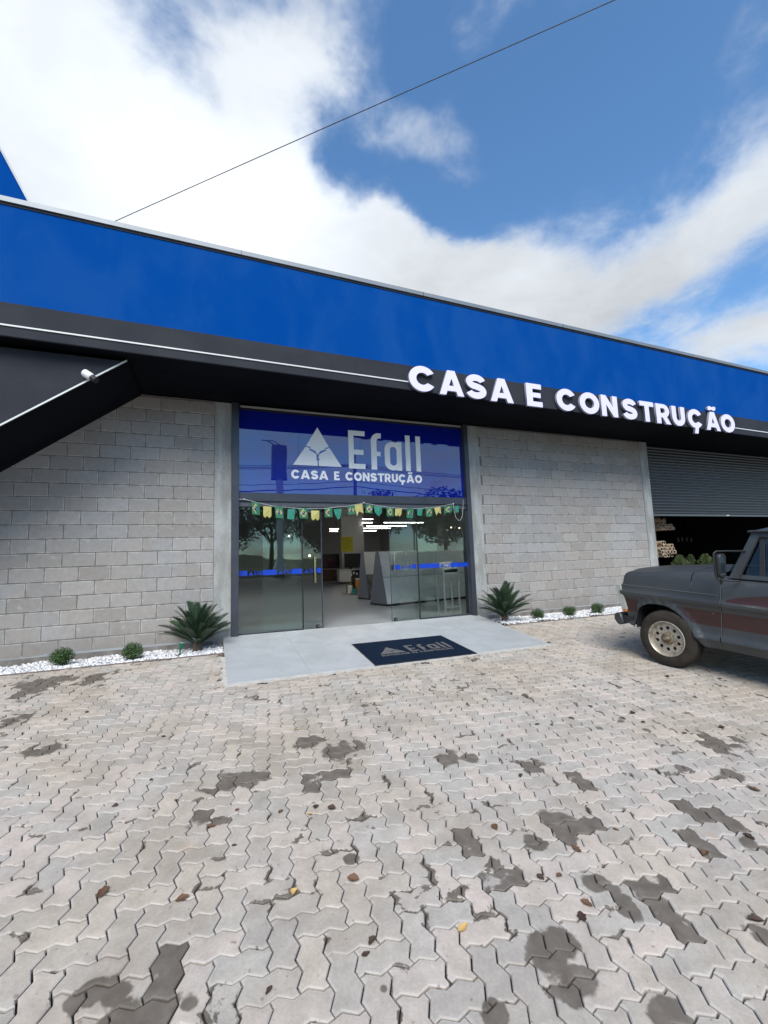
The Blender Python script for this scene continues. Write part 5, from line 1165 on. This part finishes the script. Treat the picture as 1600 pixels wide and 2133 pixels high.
    def hood_pt(s, q):    # q 0..1 across; returns l,h
        top = float(np.interp(-s, [-v for v in hs_s], hs_h)) if s > -.18 else 1.163 + (-.18 - s) * .06
        l = -.035 - q * (WID - .07); e = min(q, 1 - q) * (WID - .07)     # distance from edge
        crown = .035 * (1 - (2 * q - 1) ** 2) ** .7
        bulge = .018 * (1 / (1 + math.exp(-(e - .34) / .03)))
        base = .945; f = min(1, (e / .12)) ; sh = (1 - (1 - f) ** 3.0)
        return l, base + (top - base) * sh + (crown + bulge) * (f if f < 1 else 1)
    def hood_part(name, s0, s1, n_):
        cs = sorted(set([round(v, 4) for v in (list(np.linspace(s0, s1, n_)) + [v for v in hs_s if s0 < v < s1])])); qs = [0, .004, .01, .02, .035, .05, .07, .09, .12, .16, .19, .22, .3, .4, .5]; qs = qs + [1 - q for q in qs[::-1][1:]]
        b = MB(); V_ = []
        for s in cs:
            for q in qs:
                l, h = hood_pt(s, q); nose = .10 * abs(2 * q - 1) ** 6 * max(0, min(1, (s - .3) / .4)); V_.append((s - nose * .6, l, h))
        m_ = len(qs); b.add(V_, [(i * m_ + j, (i + 1) * m_ + j, (i + 1) * m_ + j + 1, i * m_ + j + 1) for i in range(len(cs) - 1) for j in range(m_ - 1)])
        if s1 > .69:    # front lip of the hood
            lo = [(p[0] - .012, p[1], .945) for p in V_[-m_:]]; b.add(V_[-m_:] + lo, [(j, j + 1, m_ + j + 1, m_ + j) for j in range(m_ - 1)])
        return b.build(name, 'truck_paint', t, smooth=35)
    hood_part('hood', -.172, .70, 22); hood_part('cowl', -.478, -.180, 8)
    for mir in (0, 1):
        f = (lambda l: l) if not mir else (lambda l: -WID - l)
        b = MB(); b.tube([(-.176, f(-.044), .945), (-.178, f(-.050), 1.02), (-.18, f(-.062), 1.06), (-.19, f(-.10), 1.10)], .003, 6); b.build('cowl_gap', 'seam_pale', t)
        b = MB(); b.tube([(.66, f(-.037), .942), (.2, f(-.037), .942), (-.47, f(-.037), .942)], .004, 6); b.build('hood_gap', 'seam_pale', t)
    b = MB(); b.box(-.474, -.486, -.06, -WID + .06, .34, 1.14); b.box(.45, .60, -.10, -WID + .10, .42, .93); b.build('inner_body', 'seam_dark', t)
    b = MB(); zz = [.34, .42, .50, .60, .74, .80, .84, .90, 1.0, 1.08, 1.13]
    b.tube([(DS + .003, prof(h) - .002, h) for h in zz], .003, 6); b.build('door_gap', 'seam_pale', t)
    b = MB(); b.box(-1.628, -1.622, -.06, -.03, .34, 1.12); b.build('door_gap', 'seam_dark', t)
    # floor, wheel wells
    b = MB(); b.box(-4.2, .44, -.30, -WID + .30, .36, .42); b.box(-4.2, -1.7, -.08, -WID + .08, .62, .66); b.build('chassis', 'seam_dark', t)
    for mir in (0, 1):
        f = (lambda l: l) if not mir else (lambda l: -WID - l)
        b = MB(); P_ = [(a[0] * 1.0, a[1] + .012) for a in arch]; vs = [(p[0], f(-.035), p[1]) for p in P_] + [(p[0], f(-.48), p[1]) for p in P_]; m_ = len(P_)
        b.add(vs, [(i, i + 1, m_ + i + 1, m_ + i) for i in range(m_ - 1)]); b.add([(p[0], f(-.48), p[1]) for p in P_] , [tuple(range(m_))])
        b.build('wheel_well', 'seam_dark', t)
    # front: bumper, grille, lamps
    b = MB(); pf = [(.62, .43), (.66, .40), (.705, .41), (.75, .47), (.745, .54), (.70, .562), (.65, .55)]
    b.prism([(p[0], 0, p[1]) for p in pf], (0, .005, 0), (0, -WID - .005, 0)); b.build('bumper', 'truck_paint', t, smooth=30, bevel=.012)
    b = MB(); b.box(.50, .66, -.02, -.06, .44, .53); b.build('bumper_bracket', 'trim_black', t)
    b = MB(); b.prism([(.650, 0, .615), (.735, 0, .935), (.665, 0, .945), (.58, 0, .615)], (0, -.012, 0), (0, -WID + .012, 0)); b.build('grille_panel', 'grille_pale', t, bevel=.004)
    for l0 in (-.32, -WID + .32):
        b = MB(); b.lathe([(0, .03), (.06, .025), (.088, .006), (.095, 0)], (.695, l0, .78), 'X', 24); b.build('headlight', 'headlamp', t, smooth=40)
    for k in range(6): b = MB(); z = .67 + k * .042; s_ = .665 + (z - .615) * .26; b.box(s_, s_ + .02, -.5, -WID + .5, z, z + .014); b.build('grille_slat', 'trim_black', t)
    b = MB(); b.box(.585, .645, -.016, -.20, .585, .622); b.build('indicator', 'amber', t, bevel=.006)
    b = MB(); b.box(.585, .645, -WID + .016, -WID + .20, .585, .622); b.build('indicator', 'amber', t, bevel=.006)
    # cab greenhouse
    def cabside(l0, l1, mir):
        f = (lambda l: l) if not mir else (lambda l: -WID - l)
        def Pt(s, h): k_ = (h - 1.16) / (1.66 - 1.16); return (s, f(l0 + (l1 - l0) * k_), h)
        def P3(s, h, d_=0): p = Pt(s, h); return (p[0], p[1] - (d_ if not mir else -d_), p[2])
        def strip(name, poly, mt='truck_paint', th=.045, out=0):
            b = MB(); vs = [P3(s, h, -out) for s, h in poly] + [P3(s, h, th) for s, h in poly]; m_ = len(poly)
            b.add(vs, [tuple(range(m_)), tuple(range(m_, 2 * m_))[::-1]] + [(i, (i + 1) % m_, (i + 1) % m_ + m_, i + m_) for i in range(m_)]); return b.build(name, mt, t, bevel=.005)
        strip('a_pillar', [(-.555, 1.15), (-.735, 1.66), (-.80, 1.66), (-.80, 1.615), (-.79, 1.60), (-.655, 1.20), (-.66, 1.15)])
        strip('b_pillar', [(-1.50, 1.15), (-1.48, 1.66), (-1.70, 1.66), (-1.72, 1.15)])
        strip('roof_rail', [(-.801, 1.61), (-.801, 1.66), (-1.479, 1.66), (-1.481, 1.61)])
        strip('belt', [(-.657, 1.15), (-.652, 1.185), (-1.499, 1.185), (-1.50, 1.15)])
        strip('vent_post', [(-.800, 1.60), (-.832, 1.605), (-.86, 1.19), (-.825, 1.19)], 'tan_pipe' if False else 'trim_black', .02, -.01)
        b = MB(); g_ = [(-.655, 1.186), (-.80, 1.605), (-1.48, 1.605), (-1.50, 1.186)]; b.add([P3(s, h, .025) for s, h in g_], [(0, 1, 2, 3)]); b.build('side_window', 'car_glass', t)
        b = MB(); b.tube([P3(-.665, 1.20, -.002), P3(-.795, 1.595, -.002), P3(-.80, 1.607, -.002), P3(-1.47, 1.607, -.002)], .006, 6); b.build('window_seal', 'trim_black', t)
    cabside(-.085, -.20, 0); cabside(-.085, -.20, 1)
    cl_, cr = -.20, -WID + .20
    b = MB(); b.add([(-.50, -.14, 1.15), (-.50, -WID + .14, 1.15), (-.725, cr + .0, 1.645), (-.725, cl_ - .0, 1.645)], [(0, 1, 2, 3)]); b.build('windshield', 'car_glass', t)
    b = MB(); b.add([(-1.70, -.14, 1.17), (-1.70, -WID + .14, 1.17), (-1.68, cr, 1.64), (-1.68, cl_, 1.64)], [(0, 1, 2, 3)]); b.build('rear_window', 'car_glass', t)
    b = MB(); ns, nl = 12, 12; V_ = []
    for i in range(ns + 1):
        for j in range(nl + 1):
            u_, v_ = i / ns, j / nl; s_ = -.715 - u_ * 1.0; l = cl_ + .02 + (cr - cl_ - .04) * v_
            e = (1 - abs(2 * u_ - 1) ** 5) * (1 - abs(2 * v_ - 1) ** 5); V_.append((s_, l, 1.665 + .075 * e ** .7))
    b.add(V_, [(i * (nl + 1) + j, (i + 1) * (nl + 1) + j, (i + 1) * (nl + 1) + j + 1, i * (nl + 1) + j + 1) for i in range(ns) for j in range(nl)]); b.add([V_[0], V_[nl], V_[-1], V_[ns * (nl + 1)]], [(0, 1, 2, 3)])
    b.build('roof', 'truck_paint', t, smooth=50)
    b = MB(); b.tube([(-.70, cl_ + .005, 1.664), (-.72, cl_ + .028, 1.668), (-1.72, cl_ + .028, 1.668)], .012, 8); b.tube([(-.70, cr - .005, 1.664), (-.72, cr - .028, 1.668), (-1.72, cr - .028, 1.668)], .012, 8); b.tube([(-.70, cl_, 1.664), (-.69, -WID / 2, 1.672), (-.70, cr, 1.664)], .014, 8); b.build('drip_rail', 'truck_paint', t, smooth=50)
    b = MB(); b.box(-.55, -.85, -.16, -WID + .16, .95, 1.14); b.build('dashboard', 'trim_black', t, bevel=.02)
    b = MB(); b.box(-1.05, -1.60, -.18, -WID + .18, .62, .88); b.box(-1.45, -1.64, -.18, -WID + .18, .881, 1.36); b.build('bench_seat', 'upholstery', t, bevel=.03)
    b = MB(); sc = Vector((-.98, -.52, 1.17)); ri = [sc + Vector((-.07 * math.sin(a), .19 * math.cos(a), .18 * math.sin(a))) for a in [2 * PI * k / 24 for k in range(25)]]; b.tube(ri, .013, 8); b.tube([sc, sc + Vector((.16, 0, -.12))], .02, 8); b.build('steering_wheel', 'trim_black', t, smooth=60)
    b = MB(); b.box(-1.70, -1.735, -.10, -WID + .10, .42, 1.17); b.build('cab_back', 'truck_paint', t)
    b = MB(); b.box(-4.24, -4.28, -.06, -WID + .06, .45, 1.15); b.build('tailgate', 'truck_paint', t, bevel=.01)
    b = MB()
    for l in (-.075, -WID + .075): b.box(-1.74, -4.24, l - .035, l + .035, 1.165, 1.185)
    b.build('bed_rail', 'truck_paint', t)
    b = MB(); b.box(-4.30, -4.40, -.05, -WID + .05, .42, .56); b.build('rear_bumper', 'truck_paint', t, bevel=.01)
    # wheels
    tw_ = .235; R = .338
    def make_wheel(loc, flip, first=None):
        w = thing('wheel', None, None, (0, 0, 0), local=True) if False else bpy.data.objects.new('wheel', None)
        COL.objects.link(w); w.empty_display_size = .1; w['_local'] = 1; w.parent = t; w.location = loc; w.rotation_euler = (0, 0, PI if flip else 0)
        pr = [(.200, -.02), (.212, -.006), (.235, -.001), (.275, -.002), (.305, -.010), (.322, -.020), (.333, -.034), (R, -.05), (R, -.10)]
        full = pr + [(R, -.135)] + [(r_, -tw_ - h_) for r_, h_ in pr[::-1]]
        b = MB(); b.lathe(full, (0, 0, 0), 'Y', 64); b.build('tyre', 'tyre', w, smooth=45)
        b = MB()        # tread blocks
        for k in range(64):
            a = 2 * PI * k / 64
            for row, (y0, y1) in enumerate(((-.052, -.095), (-.105, -.13), (-.14, -.182))):
                a_ = a + row * .03; da = .034
                q = []
                for rr in (R - .002, R + .006):
                    for (aa, yy) in ((a_ - da, y0), (a_ + da, y0), (a_ + da, y1), (a_ - da, y1)): q.append((rr * math.cos(aa), yy, rr * math.sin(aa)))
                b.hexa(q)
        o = b.build('tread', 'tyre', w); 
        b = MB(); b.lathe([(.212, -.008), (.214, .000), (.206, .004), (.198, -.004), (.190, -.030), (.182, -.055), (.180, -.20)], (0, 0, 0), 'Y', 48); b.build('rim', 'rim', w, smooth=50)
        lo = [arc(0, 0, .184, .184, 0, 354, 59), arc(0, 0, .068, .068, 0, 350, 35)]
        for k in range(10): a = 2 * PI * (k + .5) / 10; lo.append(arc(.129 * math.cos(a), .129 * math.sin(a), .021, .021, 0, 337, 15))
        me = curve_mesh(lo, 'wheel_disc', 'rim', .010); o = link('wheel_disc', me, w, (0, -.050, 0), (PI / 2, 0, PI)); 
        b = MB(); b.lathe([(.0, -.06), (.150, -.065), (.180, -.07), (.18, -.06)], (0, 0, 0), 'Y', 24); b.build('brake_drum', 'seam_dark', w)
        b = MB(); b.lathe([(.072, -.046), (.070, -.028), (.060, -.020), (.040, -.018), (.038, .004), (.030, .010), (0, .012)], (0, 0, 0), 'Y', 28); b.build('hub', 'hub', w, smooth=40)
        b = MB()
        for k in range(5): a = 2 * PI * k / 5 + .3; b.lathe([(.0085, -.022), (.0085, -.006), (0, -.005)], (.054 * math.cos(a), 0, .054 * math.sin(a)), 'Y', 6)
        b.build('wheel_nut', 'hub', w)
        return w
    ws = [make_wheel((.088, -.0, R), False)]
    for loc, fl in (((.088, -WID, R), True), ((-2.82, -.03, R), False), ((-2.82, -WID + .03, R), True)):
        c = copy_tree(ws[0], t); c.location = loc; c.rotation_euler = (0, 0, PI if fl else 0)
    # the mirror on its tube bracket, driver's side
    mr = MB(); mr.tube([(-.70, -.19, 1.445), (-.66, -.10, 1.45), (-.60, .10, 1.452), (-.562, .235, 1.452), (-.552, .262, 1.435), (-.55, .268, 1.40), (-.565, .262, 1.19), (-.575, .25, 1.155), (-.60, .20, 1.14), (-.64, .0, 1.128), (-.66, -.06, 1.12)], .0095, 8)
    mo = mr.build('mirror_bracket', 'trim_black', t, smooth=60)
    b = MB(); b.prism([(0, y, z) for y, z in [(.10, 1.20), (.12, 1.172), (.22, 1.168), (.245, 1.20), (.248, 1.39), (.225, 1.425), (.125, 1.425), (.10, 1.395)]], (-.60, 0, 0), (-.545, 0, 0)); b.build('mirror_head', 'trim_black', t, smooth=40, bevel=.010)
    b = MB(); b.box(-.6025, -.6012, .115, .235, 1.195, 1.40); b.build('mirror_glass', 'chrome', t)
truck()

# ------------------------------------------------------------ what the panes mirror: street side behind the photographer
TC = leafball(3300, 2.7, .16, 77, .8, .2, 26, 'tree_leaf', 'crown'); TC2 = leafball(2600, 2.5, .15, 78, 1.0, .2, 22, 'tree_leaf', 'crown')
for i, (x, y, s_, hz) in enumerate([(-7.5, -27, 1.15, 3.6), (-3.2, -25, .95, 3.2), (1.2, -26, 1.0, 3.3), (4.6, -29, 1.1, 3.8), (8.6, -26, .95, 3.2), (13, -27, 1.2, 3.8), (18.5, -25, 1.25, 3.9), (24, -27, 1.3, 4.0), (-13, -26, 1.2, 3.7), (-20, -27, 1.3, 3.9), (31, -28, 1.4, 4.2), (-1.2, -33, 1.3, 3.4), (11, -34, 1.3, 3.6)]):
    t = thing('street_tree', ['broad leafy tree', 'rounded leafy tree'][i % 2] + ' across the street, ' + ('back row, ' if i in (11, 12) else 'front row, ') + nth({8: 1, 9: 0, 0: 2, 1: 3, 2: 4, 3: 5, 4: 6, 5: 7, 6: 8, 7: 9, 10: 10, 11: 0, 12: 1}[i]), 'tree', (x, y, .8), 'trees across the street', local=True)
    o = link('crown', (TC, TC2)[i % 2], t, (0, 0, hz), (0, 0, i * 1.1)); o.scale = (s_, s_, s_ * .85)
    b = MB(); b.tube([(0, 0, -.1), (.05, 0, hz * .45), (0, .1, hz * .9)], [.20, .15, .08], 8)
    for k in range(5): a = k * 1.26 + i; b.tube([(.03, .02, hz * .5), (.8 * math.cos(a), .8 * math.sin(a), hz * .8), (1.5 * math.cos(a), 1.5 * math.sin(a), hz * 1.05)], [.09, .06, .03], 6)
    b.build('trunk', 'bark', t)
# pylon sign: mirrored at (583, 940..1187)
D_ = ray(584, 1180); k_ = (19.05 - CAM[1]) / D_[1]; px_ = CAM[0] + D_[0] * k_; pz = .62
t = thing('pylon_sign', 'tall white sign pylon across the yard, mirrored in the left pane', 'sign', (px_, -19, pz))
b = MB(); b.box(px_ - .17, px_ + .17, -19.17, -18.83, pz + .7, 6.2); b.build('post', 'white_paint', t)
b = MB(); b.prism([(px_ - .48, -18.6, 0), (px_ + .48, -18.6, 0), (px_ + .48, -19.4, 0), (px_ - .48, -19.4, 0)], (0, 0, pz), (0, 0, pz + .06)); 
b.hexa([(px_ - .46, -19.38, pz + .06), (px_ + .46, -19.38, pz + .06), (px_ + .46, -18.62, pz + .06), (px_ - .46, -18.62, pz + .06), (px_ - .17, -19.17, pz + .70), (px_ + .17, -19.17, pz + .70), (px_ + .17, -18.83, pz + .70), (px_ - .17, -18.83, pz + .70)]); b.build('foot', 'white_paint', t)
b = MB(); b.box(px_ - .45, px_ + .42, -19.25, -18.75, 6.2, 8.3); b.build('sign_box', 'sign_box_paint', t, bevel=.02)
b = MB()
for dx in (-.1, .25): b.tube([(px_ + dx - .2, -18.9, 8.3), (px_ + dx - .7, -18.6, 8.5), (px_ + dx - 1.0, -18.4, 8.42)], .03, 6)
b.build('lamp_arm', 'cable_black', t)
for i, (x, y) in enumerate([(-9, -21), (9.2, -20.5), (30, -21)]):
    t = thing('street_pole', ['concrete power pole beside the street, left one', 'concrete power pole beside the street, middle one', 'concrete power pole beside the street, right one'][i], 'pole', (x, y, .5), 'power poles along the street')
    b = MB(); b.tube([(x, y, .4), (x, y, 8.4)], [.16, .11], 10); b.build('shaft', 'concrete', t, smooth=40)
    b = MB(); b.box(x - .9, x + .9, y - .05, y + .05, 7.6, 7.72); b.build('crossarm', 'concrete', t)
for k, (dz, dy) in enumerate([(7.75, 0), (7.75, .5), (7.75, -.4), (6.6, 0), (6.2, .05)]):
    b = MB()
    for (xa, ya), (xb, yb) in (((-40, -21.5), (-9, -21)), ((-9, -21), (9.2, -20.5)), ((9.2, -20.5), (30, -21))):
        b.tube([(xa + (xb - xa) * j / 8, ya + (yb - ya) * j / 8 + dy, dz - .5 * (1 - (j / 4 - 1) ** 2)) for j in range(9)], .02 if k < 4 else .035, 5)
    tag(b.build('power_line', 'cable_black'), ['top front', 'top rear', 'top nearest', 'middle', 'lowest, thickest'][k] + ' power line strung between the street poles', 'cable', 'power lines along the street')
hill = MB(); n = 40
hill.add([(-200 + 400 * i / n, -120, .5) for i in range(n + 1)] + [(-200 + 400 * i / n, -150, 3.2 + 1.2 * math.sin(i * .7) + .9 * math.sin(i * 1.9)) for i in range(n + 1)] + [(-200 + 400 * i / n, -260, 1) for i in range(n + 1)], [(r_ * (n + 1) + i, r_ * (n + 1) + i + 1, (r_ + 1) * (n + 1) + i + 1, (r_ + 1) * (n + 1) + i) for r_ in range(2) for i in range(n)])
tag(hill.build('hills', 'grass_ground'), kind='structure')
for o in S.objects:
    if '_local' in o: del o['_local']
